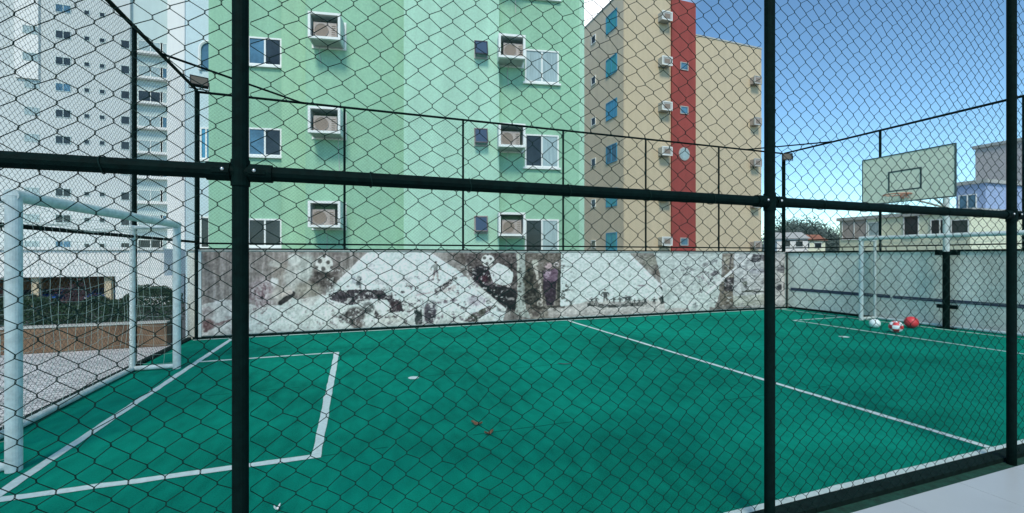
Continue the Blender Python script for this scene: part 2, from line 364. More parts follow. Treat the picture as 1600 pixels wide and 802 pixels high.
    def football(f, X, Yy, r, sc):
        E(f, X, Yy, r, r, sc, (226, 232, 222), 1, 8, .1, .08); E(f, X+r*.25, Yy+r*.3, r*.7, r*.65, sc, (196, 200, 194), .5, 8, .1)
        for (dx, dy, k) in ((-.5, -.4, .26), (.45, -.25, .22), (-.1, .5, .26), (.0, -.95, .18), (.85, .35, .18), (-.85, .35, .16)): E(f, X+dx*r, Yy+dy*r, r*k, r*k, sc, (84, 80, 76), .85, 8, .1, .2)
    # pale sheets
    put(poly([pt(305, 480), pt(350, 468), pt(400, 478), pt(436, 478), pt(505, 460), pt(560, 520), pt(560, 540), pt(305, 540)]), (206, 210, 204), .95, 16)
    Po(A, [(0, 620), (300, 520), (430, 440), (560, 530), (700, 425), (1000, 600), (1000, 900), (0, 900)], (208, 224, 218), .95, 10)
    Po(B, [(-60, 350), (50, 310), (300, 50), (850, 50), (1100, 220), (1500, 560), (1400, 900), (-60, 900)], cyan, .97, 10, .15)
    Ln(B, 40, 312, 300, 60, 7, 5.5, (236, 240, 236), .9); Po(B, [(-60, 500), (1000, 560), (1400, 620), (1400, 900), (-60, 900)], (206, 214, 204), .6, 18)
    Po(C_, [(190, 60), (420, 60), (330, 180), (250, 130)], (116, 104, 96), .9, 30)
    # left: big face, pale figures, the ball overhead, a fallen player in pink scribble, a boot
    E(A, 320, 215, 80, 90, 5.5, (158, 150, 138), .85, 20, .8); E(A, 270, 160, 60, 26, 5.5, (196, 200, 190), .7); E(A, 440, 115, 52, 48, 5.5, (212, 222, 214), .95, 14); E(A, 430, 270, 70, 120, 5.5, (200, 208, 200), .8, 22, 1)
    E(A, 540, 190, 70, 120, 5.5, (196, 212, 202), .75, 20, 1); E(A, 690, 300, 110, 95, 5.5, (96, 88, 82), .9, 36, 1); E(A, 560, 380, 110, 60, 5.5, (172, 172, 152), .6, 26, 1); E(A, 800, 150, 40, 120, 5.5, (120, 108, 104), .6, 26, 1)
    football(A, 700, 158, 76, 5.533); E(A, 690, 232, 60, 14, 5.5, (66, 60, 56), .8)
    E(A, 160, 400, 120, 110, 5.5, (188, 168, 172), .7, 26, 1.2); rq = random.Random(5)
    for k in range(46):
        X, Yy = rq.gauss(160, 60), rq.gauss(430, 60); Ln(A, X, Yy, X+rq.uniform(-45, 45), Yy+rq.uniform(-45, 50), rq.uniform(3, 6), 5.5, rq.choice(((118, 84, 92), (150, 112, 120), (212, 208, 206), (96, 72, 76))), .75, 1)
    E(A, 270, 310, 34, 34, 5.5, (224, 232, 226), .95); E(A, 330, 420, 90, 70, 5.5, (200, 196, 184), .8, 20, 1); E(A, 160, 445, 14, 18, 5.5, (70, 56, 60), .8)
    Ln(A, 320, 495, 430, 415, 20, 5.5, (52, 50, 48), .92); Ln(A, 330, 425, 410, 400, 16, 5.5, (210, 196, 184), .9)
    E(A, 560, 640, 70, 50, 5.5, (180, 192, 184), .5, 30, 1.5)
    put(ell(*pt(325, 508), 8, 8), (126, 84, 84), .85, 30); put(line(*pt(318, 517), *pt(358, 502), 2, 1), (132, 96, 96), .8); put(line(*pt(312, 524), *pt(362, 508), 1.4, 1), (228, 230, 226), .9); put(ell(*pt(325, 490), 10, 6), (168, 156, 154), .6)
    # middle: crouching group over a dark bench
    Po(B, [(-40, 420), (60, 390), (200, 375), (430, 385), (470, 430), (590, 480), (612, 575), (500, 578), (470, 470), (330, 455), (300, 500), (130, 510), (-20, 470)], (58, 46, 54), .93, 30, .35)
    for k in range(12): Ln(B, 10+k*26, 400, 40+k*30, 500, 3, 5.5, (150, 142, 150), .45, .6)
    E(B, 225, 305, 26, 36, 5.5, (64, 74, 80), .95); E(B, 185, 300, 22, 40, 5.5, (160, 168, 184), .7); E(B, 425, 515, 68, 46, 5.5, (220, 236, 230), 1, 8, .3, .12); E(B, 270, 500, 60, 34, 5.5, (214, 224, 218), .95, 16); E(B, 310, 540, 50, 44, 5.5, (88, 90, 88), .85, 30)
    E(B, 190, 610, 92, 76, 5.5, (92, 86, 84), .94, 30, .5, .15); E(B, 210, 690, 50, 40, 5.5, (120, 106, 98), .8); Ln(B, 198, 560, 198, 700, 3, 5.5, (190, 190, 186), .7)
    E(B, 545, 530, 50, 48, 5.5, (78, 54, 60), .92, 24); Po(B, [(705, 560), (772, 555), (775, 690), (715, 685)], (66, 76, 74), .95, 20); E(B, 840, 590, 56, 96, 5.5, (84, 74, 84), .95, 22, .4, .12); Ln(B, 785, 530, 785, 690, 8, 5.5, (206, 206, 206), .9)
    E(B, 850, 440, 60, 70, 5.5, (214, 232, 226), .95, 10); E(B, 670, 500, 70, 60, 5.5, (212, 222, 212), .8, 14); Ln(B, 660, 575, 750, 520, 8, 5.5, (70, 60, 60), .8); Ln(B, 720, 430, 860, 400, 6, 5.5, (190, 150, 156), .7)
    for (X, Yy, r_) in ((640, 290, 40), (320, 190, 30), (740, 410, 34), (400, 300, 36), (950, 500, 40)): E(B, X, Yy, r_*1.3, r_*.7, 5.5, (182, 172, 180), .45, 34, 1.6)
    person(*(lambda q: (520+q[0]/5.533, 385+q[1]/5.533))((890, 130)), 30, (120, 128, 124), (110, 84, 92), op=.85)
    Ln(B, 600, 640, 640, 690, 5, 5.5, (96, 96, 90), .6); E(B, 500, 640, 120, 40, 5.5, (216, 216, 204), .6, 26, 1)
    # player lying along the right edge of the sheet
    Ln(C_, 80, 420, 200, 330, 24, 5.9, (92, 80, 82), .92); E(C_, 245, 295, 24, 20, 5.9, (90, 96, 90), .95); Ln(C_, 150, 420, 240, 380, 18, 5.9, (206, 190, 184), .8); E(C_, 20, 600, 55, 90, 5.9, (90, 84, 94), .85, 24)
    E(C_, 450, 510, 100, 60, 5.9, (182, 166, 180), .7, 30, 1); E(C_, 560, 525, 26, 16, 5.9, (70, 76, 70), .9); Po(C_, [(330, 710), (400, 640), (560, 560), (640, 560), (520, 640), (440, 720)], (88, 86, 72), .92, 26)
    # goalkeeper with white shirt and ball above dark ground
    Po(C_, [(330, 60), (820, 60), (830, 620), (720, 610), (560, 470), (380, 270)], (104, 92, 88), .95, 40)
    E(C_, 490, 270, 86, 92, 5.9, (46, 30, 40), .96, 20, .5, .15); E(C_, 520, 300, 36, 34, 5.9, (110, 34, 54), .6)
    Po(C_, [(470, 350), (620, 360), (760, 390), (820, 420), (810, 600), (740, 600), (600, 500)], (44, 40, 42), .96, 28, .6)
    Po(C_, [(560, 220), (640, 150), (730, 190), (790, 250), (770, 340), (690, 370), (600, 340)], (214, 226, 220), 1, 8, .25); E(C_, 742, 375, 20, 18, 5.9, (226, 214, 210), .95); E(C_, 700, 590, 60, 40, 5.9, (60, 56, 58), .7, 30)
    football(C_, 548, 128, 60, 5.939); E(C_, 770, 500, 30, 14, 5.9, (190, 184, 180), .8)
    Ln(C_, 385, 325, 700, 600, 20, 5.9, (214, 222, 214), 1, .08); Ln(C_, 372, 345, 690, 620, 3, 5.9, (128, 124, 118), .7, .08)
    Po(C_, [(815, 60), (895, 60), (900, 440), (830, 560)], (170, 184, 174), .9, 20); Ln(C_, 833, 70, 835, 380, 7, 5.9, (206, 208, 190), .9); Po(C_, [(820, 480), (920, 470), (940, 690), (800, 640)], (186, 200, 188), .8, 26)
    # two standing players before a dark curtain
    Po(C_, [(895, 60), (1225, 60), (1240, 620), (1000, 700), (900, 600)], (122, 112, 100), .95, 36)
    E(C_, 930, 300, 44, 130, 5.9, (86, 84, 68), .9, 40, 1); E(C_, 960, 470, 84, 80, 5.9, (70, 66, 56), .9, 50, 1.2)
    E(C_, 985, 150, 30, 34, 5.9, (206, 208, 190), .95); Ln(C_, 990, 190, 1045, 420, 14, 5.9, (206, 198, 182), .9, 1); Ln(C_, 1035, 400, 1060, 560, 8, 5.9, (212, 200, 186), .85, .6)
    E(C_, 1110, 190, 36, 44, 5.9, (206, 172, 176), .95); E(C_, 1190, 165, 32, 26, 5.9, (226, 216, 212), .95); Po(C_, [(1060, 230), (1190, 200), (1225, 330), (1180, 330), (1070, 320)], (128, 96, 120), .95, 20); E(C_, 1100, 250, 30, 40, 5.9, (206, 176, 196), .7)
    Po(C_, [(1060, 320), (1190, 330), (1180, 480), (1160, 560), (1100, 560), (1065, 430)], (66, 46, 62), .97, 14); Ln(C_, 1215, 230, 1210, 480, 16, 5.9, (72, 76, 64), .9)
    E(C_, 1030, 550, 24, 34, 5.9, (214, 208, 196), .9); Ln(C_, 1110, 570, 1250, 568, 5, 5.9, (70, 66, 58), .9); Po(C_, [(940, 640), (1240, 590), (1260, 700), (940, 720)], (176, 166, 150), .85, 26); E(C_, 1000, 640, 40, 30, 5.9, (92, 80, 74), .8)
    # great pale sheet with a row of players at its foot
    Po(D_, [(110, 50), (790, 50), (1220, 500), (1600, 480), (1600, 700), (100, 740)], (210, 228, 222), .98, 7, .12)
    Ln(D_, 800, 90, 1200, 500, 12, 6.4, (222, 238, 234), 1, .1)
    Po(D_, [(-20, 640), (380, 570), (1350, 560), (1400, 680), (-20, 730)], (196, 188, 180), .85, 22, .6)
    Po(D_, [(365, 590), (530, 585), (600, 600), (970, 570), (965, 610), (620, 632), (370, 620)], (88, 92, 88), .85, 40, .6)
    for (X, Yy, h_) in ((420, 520, 14), (470, 515, 15), (560, 440, 26), (640, 520, 14), (700, 520, 14), (760, 500, 17), (800, 520, 14), (850, 540, 12), (900, 540, 12), (950, 530, 14), (1040, 520, 16)):
        person(860+X/6.418, 385+Yy/6.418, h_, (78, 82, 80), (120, 116, 110), (206, 200, 190), rq.uniform(-.1, .1), .7, .9)
    E(D_, 770, 525, 50, 12, 6.4, (80, 82, 86), .85); E(D_, 920, 402, 40, 10, 6.4, (150, 128, 140), .8); Po(D_, [(1080, 400), (1160, 440), (1210, 510), (1200, 550), (1110, 600), (1090, 540), (1140, 490)], (60, 68, 64), .92, 30, .6)
    Ln(D_, 1070, 480, 1150, 500, 10, 6.4, (220, 232, 226), .9); Ln(D_, 1085, 530, 1088, 640, 7, 6.4, (214, 208, 200), .9); Ln(D_, 985, 560, 982, 600, 10, 6.4, (222, 214, 204), .9)
    Po(D_, [(800, 70), (1110, 60), (1120, 200), (1060, 290), (1030, 270), (930, 190)], (140, 136, 124), .93, 30); E(D_, 1010, 140, 60, 60, 6.4, (166, 166, 146), .7, 20, 1); Po(D_, [(1040, 230), (1200, 240), (1160, 340), (1060, 290)], (150, 134, 122), .8, 26); Ln(D_, 1100, 150, 1030, 280, 10, 6.4, (98, 88, 82), .8)
    # far right: smaller figures, curtain stripe, rod
    Po(E_, [(-120, 60), (620, 60), (600, 500), (540, 690), (0, 700), (-60, 300)], (200, 218, 212), .9, 12, .3)
    for k in range(34):
        X, Yy = rq.gauss(490, 55), rq.gauss(350, 60); Ln(E_, X, Yy, X+rq.uniform(-30, 30), Yy+rq.uniform(-30, 40), rq.uniform(4, 8), 7, rq.choice(((112, 96, 112), (168, 150, 160), (90, 90, 94), (214, 212, 212))), .75, 1)
    E(E_, 430, 195, 30, 26, 7, (110, 112, 112), .8, 30, 1); E(E_, 545, 290, 40, 40, 7, (96, 88, 96), .75, 40, 1); Ln(E_, 385, 480, 395, 520, 8, 7, (110, 110, 112), .8)
    Po(E_, [(620, 60), (730, 60), (750, 330), (740, 640), (600, 680), (590, 400), (650, 300)], (134, 124, 108), .93, 36, .4); E(E_, 670, 140, 40, 60, 7, (176, 168, 144), .8); Ln(E_, 718, 80, 705, 240, 9, 7, (84, 76, 74), .8); Po(E_, [(640, 350), (760, 340), (750, 500), (650, 500)], (76, 70, 74), .9, 36, .8); Ln(E_, 690, 350, 690, 430, 10, 7, (150, 136, 136), .8)
    Po(E_, [(750, 60), (1500, 60), (1500, 700), (740, 690)], (190, 198, 198), .93, 26, .4)
    Po(E_, [(940, 70), (1110, 70), (1100, 140), (1000, 170), (930, 150)], (78, 76, 80), .9, 40, .7); Ln(E_, 850, 505, 1110, 508, 13, 7, (68, 76, 62), .92, .8); E(E_, 870, 410, 30, 40, 7, (110, 120, 106), .8, 30, 1); E(E_, 1020, 270, 90, 50, 7, (166, 172, 186), .6, 60, 1.5); Po(E_, [(740, 560), (1120, 540), (1120, 660), (740, 680)], (176, 182, 166), .8, 24)
    Ln(E_, 935, 85, 450, 530, 17, 7, (226, 234, 230), 1, .1); E(E_, 1270, 250, 50, 60, 7, (90, 92, 100), .7, 50, 1); E(E_, 1280, 460, 70, 50, 7, (62, 66, 74), .85, 40, 1); Ln(E_, 1275, 330, 1285, 540, 10, 7, (206, 208, 206), .9)
    rr = random.Random(3)
    for k in range(110):      # small scribbled details all over the collage
        cx = rr.uniform(330, 1220); cy = rr.uniform(8, 108); a = rr.uniform(0, 6.28); L_ = rr.uniform(2, 7)
        put(line(cx, cy, cx+L_*math.cos(a), cy+L_*math.sin(a)*.6, rr.uniform(.3, .9), 1.4), rr.choice((brn, (150, 130, 138), (228, 234, 230), (168, 164, 160))), rr.uniform(.25, .6))
    clut = noise(6, 5, 21, 4); clut2 = noise(4, 4, 22, 4); fine = noise(2.2, 2.2, 23, 2)
    def reg(x0, x1, y0, y1, f=10): return np.clip((PX-x0)/f, 0, 1)*np.clip((x1-PX)/f, 0, 1)*np.clip((Y-y0)/6, 0, 1)*np.clip((y1-Y)/6, 0, 1)
    for (rg, th, col, op) in ((reg(505, 745, 45, 116), .22, (128, 120, 120), .7), (reg(520, 730, 50, 116), .42, (58, 50, 54), .8), (reg(310, 520, 60, 116), .30, (150, 132, 132), .5), (reg(640, 790, 30, 116), .30, (140, 118, 132), .6),
                              (reg(800, 900, 5, 116), .22, (60, 54, 48), .6), (reg(1040, 1225, 5, 116), .30, (104, 104, 110), .6), (reg(900, 1060, 60, 116), .36, (140, 140, 134), .5)):
        put(np.clip((clut-th)*7, 0, 1)*rg, col, op, 20)
    put(np.clip((clut2-.22)*7, 0, 1)*reg(505, 800, 20, 116), (232, 238, 232), .7, 8); put(np.clip((clut2-.3)*7, 0, 1)*reg(1050, 1225, 5, 116), (222, 228, 226), .6, 8)
    img += (fine*26)[..., None]
    # streaks, grain, darker towards the foot
    img += (st*10+n2*20)[..., None]
    img *= 1-.10*np.clip((T-.9)/.1, 0, 1)[..., None]
    gy = img.mean(2, keepdims=True); img = gy+(img-gy)*.62; img = (img-128)*1.2+126; lin = np.clip(img/255, 0.03, .97)**2.2*.80*np.array([1.05, .96, .93])
    me = bpy.data.meshes.new('mural_face'); U, Z = np.meshgrid(us, z1-(z1-z0)*ts)
    co = np.stack([U.ravel(), np.zeros(U.size), Z.ravel()], 1)
    idx = np.arange(NX*NZ).reshape(NZ, NX); q = np.stack([idx[1:, :-1], idx[1:, 1:], idx[:-1, 1:], idx[:-1, :-1]], -1).reshape(-1, 4)
    me.from_pydata(co.tolist(), [], q.tolist())
    ca = me.color_attributes.new('paint', 'FLOAT_COLOR', 'POINT'); ca.data.foreach_set('color', np.concatenate([lin.reshape(-1, 3), np.ones((NX*NZ, 1))], 1).ravel().astype(np.float32))
    m = bpy.data.materials.new('printed_mural'); m.use_nodes = True; t = m.node_tree; p = t.nodes['Principled BSDF']; p.inputs['Roughness'].default_value = .7
    a = t.nodes.new('ShaderNodeVertexColor'); a.layer_name = 'paint'; t.links.new(a.outputs[0], p.inputs['Base Color']); me.materials.append(m)
    e = empty('mural', (0, V1, 0), 0, 'long faded sepia and white photo collage mural along the far wall', 'mural')
    o = bpy.data.objects.new('printed_panel', me); COL.objects.link(o); o.parent = e; o.location = (0, .012, 0)
    MB().box(a0-.05, a0-.003, .002, .028, z0-.02, z1).build('border', M['skirt'], e)
make_mural()

# ---------------------------------------------------------------- fences
def chain(m, L, z0, z1, pw, ph, r, jit=0, sides=4, twist=.006, depth=None):
    """woven chain link in the local x-z plane: every strand zigzags and hooks round its neighbours"""
    depth = r*1.1 if depth is None else depth
    n = int(L/(pw/2)); k = int((z1-z0)/(ph/2))+1
    gx = RNG.normal(0, jit, (n+2, k+3)); gz = RNG.normal(0, jit, (n+2, k+3))
    for i in range(n):
        pts = []
        for j in range(k+1):
            s = (i+j) % 2                                   # node on left or right edge of the strand
            col = i+s; x = col*(pw/2)+(r*.9 if s else -r*.9)
            z = min(z0+j*ph/2, z1)
            gx_, gz_ = gx[col, j], gz[col, j]
            dy = depth if (j % 2) else -depth
            pts.append((x+gx_, dy, z+gz_-twist/2)); pts.append((x+gx_, -dy, z+gz_+twist/2))
        m.tube(pts, r, sides, cap=False)
def poly_chain_fast(L, z0, z1, pw, ph, r, jit, sides, twist, name, material, parent, loc, smooth=True):
    n = int(round(L/(pw/2))); k = int((z1-z0)/(ph/2))+1
    pw = 2*L/n
    gx = RNG.normal(0, jit, (n+2, k+2)); gz = RNG.normal(0, jit, (n+2, k+2))
    if jit > .0012:
        a_, b_ = np.meshgrid(np.arange(n+2), np.arange(k+2), indexing='ij'); ph_ = RNG.uniform(0, 6, 6)
        gx += .006*np.sin(a_*.11+b_*.23+ph_[0])+.004*np.sin(a_*.41-b_*.31+ph_[1]); gz += .007*np.sin(a_*.17+b_*.09+ph_[2])+.004*np.sin(a_*.37+b_*.47+ph_[3])
        gz[RNG.random(gz.shape) < .03] -= .007
    gx[0] = 0; gx[n] = 0
    ii, jj = np.meshgrid(np.arange(n), np.arange(k), indexing='ij'); s = (ii+jj) % 2; colm = ii+s
    x = colm*(pw/2)+np.where(s == 1, r*.9, -r*.9)+gx[colm, jj]; z = z0+jj*ph/2+gz[colm, jj]
    dy = np.where(jj % 2 == 1, r*1.1, -r*1.1)
    P = np.empty((n, k*2, 3)); P[:, 0::2, 0] = x; P[:, 1::2, 0] = x; P[:, 0::2, 1] = dy; P[:, 1::2, 1] = -dy; P[:, 0::2, 2] = z-twist/2; P[:, 1::2, 2] = z+twist/2
    K = 2*k; a = np.arange(sides)*2*math.pi/sides+.4
    D = np.empty_like(P); D[:, 1:-1] = P[:, 2:]-P[:, :-2]; D[:, 0] = P[:, 1]-P[:, 0]; D[:, -1] = P[:, -1]-P[:, -2]
    D /= np.linalg.norm(D, axis=2, keepdims=True)
    Yv = np.array([0, 1., 0]); A = np.cross(D, Yv); A /= np.linalg.norm(A, axis=2, keepdims=True); B = np.cross(A, D)
    V = P[:, :, None, :]+r*(A[:, :, None, :]*np.cos(a)[None, None, :, None]+B[:, :, None, :]*np.sin(a)[None, None, :, None])
    V[..., 2] = np.clip(V[..., 2], z0-.004, z1)
    idx = np.arange(n*K*sides).reshape(n, K, sides); nx = np.roll(idx, -1, axis=2)
    F = np.stack([idx[:, :-1], nx[:, :-1], nx[:, 1:], idx[:, 1:]], -1).reshape(-1, 4)
    me = bpy.data.meshes.new(name); nv = V.size//3; nf = len(F)
    me.vertices.add(nv); me.vertices.foreach_set('co', V.ravel().astype(np.float32))
    me.loops.add(nf*4); me.loops.foreach_set('vertex_index', F.ravel().astype(np.int32))
    me.polygons.add(nf); me.polygons.foreach_set('loop_start', np.arange(0, nf*4, 4, dtype=np.int32)); me.polygons.foreach_set('loop_total', np.full(nf, 4, dtype=np.int32))
    if smooth: me.polygons.foreach_set('use_smooth', np.ones(nf, bool))
    me.materials.append(material); me.update(calc_edges=True); me.validate()
    o = bpy.data.objects.new(name, me); COL.objects.link(o); o.parent = parent; o.location = loc; return o

TOP = 4.66
def fence(loc, rz, posts, zb, zt, rails, pr, rr, rt, label, mesh, mid_clamps=False, mesh_off=.0):
    e = empty('chain_link_fence', loc, rz, label, 'fence')
    for x in posts:
        m = MB(); m.tube([(x, 0, max(zb, -.02) if not (label.startswith('green') and 'mural' in label and x == posts[0]) else 1.69), (x, 0, zt)], pr, 16); m.build('post', M['fence'], e, smooth=False)
    for z in rails:
        m = MB(); m.tube([(posts[0], 0, z), (posts[-1], 0, z)], rr if z < zt-.1 else rt, 12); m.build('rail', M['fence'], e)
    for a, b in zip(posts[:-1], posts[1:]):
        poly_chain_fast(b-a-2*pr, *mesh['z'], *mesh['p'], 'mesh_panel', mesh['m'], e, (a+pr, mesh_off, 0))
    if mid_clamps:
        for x in posts[1:-1]:
            z = rails[0]
            m = MB(); m.tube([(x, 0, z-.05), (x, 0, z+.045)], pr*1.16, 16)
            for s in (-1, 1):
                m.tube([(x+s*.03, 0, z), (x+s*.105, 0, z)], rr*1.22, 12); m.box(x+s*.03 if s > 0 else x-.085, x+.085 if s > 0 else x-.03, -.035, .035, z-.008, z+.008)
            c = m.build('clamp', M['fence'], e)
            for s in (-1, 1):
                m = MB(); m.ball((x+s*.05, -rr*1.22, z+.004), .0075, nu=8, nv=6); m.build('bolt', M['bolt'], c, smooth=True)
    return e
# near fence right in front of the camera
near_posts = [-2.90+0.0, -.397, 2.195, 4.60, 7.0, 9.6, 12.2]
near = fence((0, V0, 0), 0, near_posts, -.02, TOP, [1.858, TOP-.03], .0275, .0275, .0275,
  'dark green chain link fence right in front of the viewer, with thick rail', dict(z=(.03, TOP-.05), p=(.103, .0925, .0016, .0024, 5, .010), m=M['wire']), True, .034)
for a, b in zip(near_posts[:-1], near_posts[1:]):
    for k in range(1, 6):
        x = a+(b-a)*k/6+random.uniform(-.05, .05)
        MB().tube([(x+.004*math.sin(q*2), .0+.0305*math.cos(q)+(.006 if math.cos(q) > .5 else 0), 1.858+.0305*math.sin(q)) for q in np.linspace(0, 6.283, 17)], .0022, 5).build('wire_tie', M['wire'], near)
# left fence behind the goal: local x runs along +v
left = fence((U0, V0, 0), R(90)-math.atan2(.08, V1-V0), [0, 3.05, 5.5, V1-V0], -.02, TOP+.02, [1.82, TOP], .028, .022, .028,
  'tall green chain link fence behind the left goal, before the white tower', dict(z=(.06, TOP-.03), p=(.066, .064, .0015, .0012, 3, .004), m=M['wire_thin']))
# far fence on the mural wall
fp = [U0+.08, -.214, 2.31, 4.83, 7.25, 9.71, U1-.04]
far = fence((0, V1+.11, 0), 0, fp, 1.68, TOP, [1.80, 1.695, TOP], .024, .017, .024,
  'green chain link fence standing on the mural wall, below the green building', dict(z=(1.81, TOP-.03), p=(.070, .068, .0009, .001, 3, .004), m=M['wire_thin']))
rightf = fence((U1, V0, 0), R(90), [0, 2.9, 5.39, V1-V0+.08], 1.69, TOP, [1.80, 2.02, TOP], .028, .014, .026,
  'green chain link fence standing on the wall behind the basketball hoop', dict(z=(1.81, TOP-.03), p=(.070, .068, .0009, .001, 3, .004), m=M['wire_thin']))
m = MB(); m.tube([(U1-.04, -.14, 0.0), (U1-.04, -.14, 1.70)], .02, 12); m.build('corner_post', M['fence'], far)
# corner braces tying the top rails together
m = MB(); m.tube([(U0+.07, -1.68, TOP), (-1.02, 0, TOP)], .018, 10); m.build('corner_brace', M['fence'], far)
m = MB(); m.tube([(10.7, 0, TOP), (U1, -1.5, TOP)], .018, 10); m.build('corner_brace', M['fence'], far)

def floodlight(loc, rz, tilt, label, sc=1):
    e = empty('floodlight', loc, rz, label, 'floodlight', 'floodlights on the court corners')
    mt = Matrix.Translation((0, 0, .13*sc)) @ Matrix.Rotation(R(tilt), 4, 'X')
    m = MB(); m.box(-.14*sc, .14*sc, -.03*sc, .04*sc, -.1*sc, .1*sc, 0, mt)
    for i in range(9): m.box(-.12*sc+i*.03*sc-.004, -.12*sc+i*.03*sc+.004, .04*sc, .065*sc, -.085*sc, .085*sc, 0, mt)
    for (a, b, c, d) in ((-.145, .145, .09, .105), (-.145, .145, -.105, -.09), (-.145, -.13, -.09, .09), (.13, .145, -.09, .09)): m.box(a*sc, b*sc, -.045*sc, -.029*sc, c*sc, d*sc, 0, mt)
    m.build('housing', M['floodm'], e, bevel=.004)
    MB().box(-.125*sc, .125*sc, -.036*sc, -.0305*sc, -.085*sc, .085*sc, 0, mt).build('lens', M['floodg'], e)
    m = MB(); m.box(-.16*sc, -.15*sc, -.02, .02, 0, .15*sc); m.box(.15*sc, .16*sc, -.02, .02, 0, .15*sc); m.box(-.16*sc, .16*sc, -.02, .02, -.01, .0); m.build('bracket', M['floodm'], e)
floodlight((U0+.12, V1+.02, TOP+.03), R(20), -25, 'small black floodlight on the corner pole, in front of the pale blue wing')
floodlight((U1-.04, V1-.05, TOP-.25), R(-35), -8, 'small black floodlight on the far corner pole, seen against the sky', .9)

# ---------------------------------------------------------------- goals
def make_goal(loc, rz, label, H=1.99, Wd=3.10, D=.50):
    """front plane at local x=0, box reaches to x=-D, spans y 0..Wd"""
    e = empty('football_goal', loc, rz, label, 'goal', 'futsal goals at the two ends of the court')
    t = .046
    for y in (0, Wd):
        MB().tube([(0, y, 0), (0, y, H)], t, 20).build('front_post', M['white_paint'], e)
        m = MB(); m.tube([(-D, y, .04), (-D, y, H-.02)], .032, 14); m.build('rear_post', M['white_paint'], e)
        m = MB(); m.tube([(0, y, .04), (-D, y, .04)], .032, 12); m.build('base_bar', M['white_paint'], e)
        m = MB(); m.tube([(0, y, H-.03), (-D, y, H-.05)], .024, 12); m.build('top_bar', M['white_paint'], e)
    MB().tube([(0, -.03, H), (0, Wd+.03, H)], .046, 20).build('crossbar', M['white_paint'], e)
    MB().tube([(-D, 0, .04), (-D, Wd, .04)], .032, 12).build('rear_base_bar', M['white_paint'], e)
    m = MB(); c = .13; ny = int(Wd/c); path = [(-.02, H-.05), (-.16, H-.09), (-.3, H-.10), (-D+.03, H-.08)]
    # back curtain, hanging and sagging
    prof = []
    for i in range(int((H-.1)/c)+1):
        z = H-.08-i*c; s = 1-z/H; prof.append((-D+.03+.10*math.sin(s*3.1)*.8, z))
    full = path[:-1]+prof
    def pt(q, y):
        x, z = q; sag = math.sin(y/Wd*math.pi); w = .02*math.sin(y*9+z*5)+.012*math.sin(y*23)
        return (x+w*.6, y+.02*math.sin(z*7+y*3), max(.03, z-.07*sag*(z/H)+.018*math.sin(y*7+x*3)))
    for j in range(ny+1):
        y = Wd*j/ny; m.tube([pt(q, y) for q in full], 0.0018, 3, cap=False)
    for q in full: m.tube([pt(q, Wd*j/ (ny*2)) for j in range(ny*2+1)], 0.0018, 3, cap=False)
    for y in (0, Wd):
        for i in range(int(D/c)+1):
            x = -.03-i*c; m.tube([(x+.02*math.sin(z*4), y+.02*math.sin(z*3), max(.04, z)) for z in np.arange(.03, H-.05, .12)], 0.0018, 3, cap=False)
        for z in np.arange(.1, H-.05, c): m.tube([(x, y+.015*math.sin(x*9+z), z+.02*math.sin(x*8)) for x in np.linspace(-.02, -D+.02, 6)], 0.0018, 3, cap=False)
    m.build('net', M['net'], e)
    return e
make_goal((-2.33, 4.22, 0), 0, 'white pipe football goal with net at the left end, before the hedge')
make_goal((11.62, 7.32, 0), R(180), 'white pipe football goal at the right end, under the basketball hoop')

# ---------------------------------------------------------------- basketball hoop
h = empty('basketball_hoop', (12.0, 5.86, 0), 0, 'basketball hoop with cream backboard on a dark pole over the right goal', 'basketball hoop')
MB().tube([(0, 0, 0), (0, 0, 1.655)], .06, 16).build('pole', M['fence'], h); MB().tube([(0, 0, 1.657), (0, 0, 3.25)], .055, 16).build('upper_pole_glare', M['white_paint'], h)  # upper length whitened: pale reflection over the pole put into its colour
MB().box(.0, .07, -.17, .17, .43, .51).build('wall_clamp', M['fence'], h); MB().box(-.08, .08, -.14, .14, 0, .02).build('base_plate', M['fence'], h); MB().box(.0, .07, -.2, .2, 1.58, 1.66).build('wall_clamp', M['fence'], h)
m = MB()
for y in (-.25, .25):
    m.tube([(0, 0, 3.2), (-1.15, y, 3.45)], .022, 8); m.tube([(0, 0, 2.6), (-1.15, y, 2.85)], .022, 8)
m.tube([(-1.15, -.7, 2.85), (-1.15, .7, 2.85)], .022, 8); m.tube([(-1.15, -.7, 3.45), (-1.15, .7, 3.45)], .022, 8); m.build('bracket_arm', M['ledge'], h)
bd = MB().box(-1.21, -1.18, -.72, .90, 2.715, 3.70).build('backboard', M['board'], h, bevel=.003)
m = MB(); m.box(-1.216, -1.175, -.735, .915, 3.70, 3.72); m.box(-1.216, -1.175, -.735, .915, 2.695, 2.715); m.box(-1.216, -1.175, -.735, -.72, 2.715, 3.70); m.box(-1.216, -1.175, .90, .915, 2.715, 3.70)
m.build('board_frame', M['mark'], bd)
m = MB(); m.box(-1.214, -1.2102, -.20, .40, 3.335, 3.365); m.box(-1.214, -1.2102, -.20, .40, 2.93, 2.955); m.box(-1.214, -1.2102, -.20, -.17, 2.955, 3.335); m.box(-1.214, -1.2102, .37, .40, 2.955, 3.335)
m.build('target_square', M['mark'], bd)
m = MB(); cr = [(-1.46+.225*math.cos(a), .09+.225*math.sin(a), 2.83) for a in np.linspace(0, 2*math.pi, 33)]; m.tube(cr, .011, 8)
m.box(-1.25, -1.212, .02, .16, 2.76, 2.86); m.box(-1.24, -1.21, .03, .15, 2.82, 2.845)
rm = m.build('rim', M['rim'], h)
m = MB()
for k in range(12):
    for s in (-1, 1):
        m.tube([(-1.46+r_*math.cos(k*.5236+s*i*.26), .09+r_*math.sin(k*.5236+s*i*.26), 2.82-i*.10) for i, r_ in enumerate((.22, .18, .15, .13, .13))], .004, 3, cap=False)
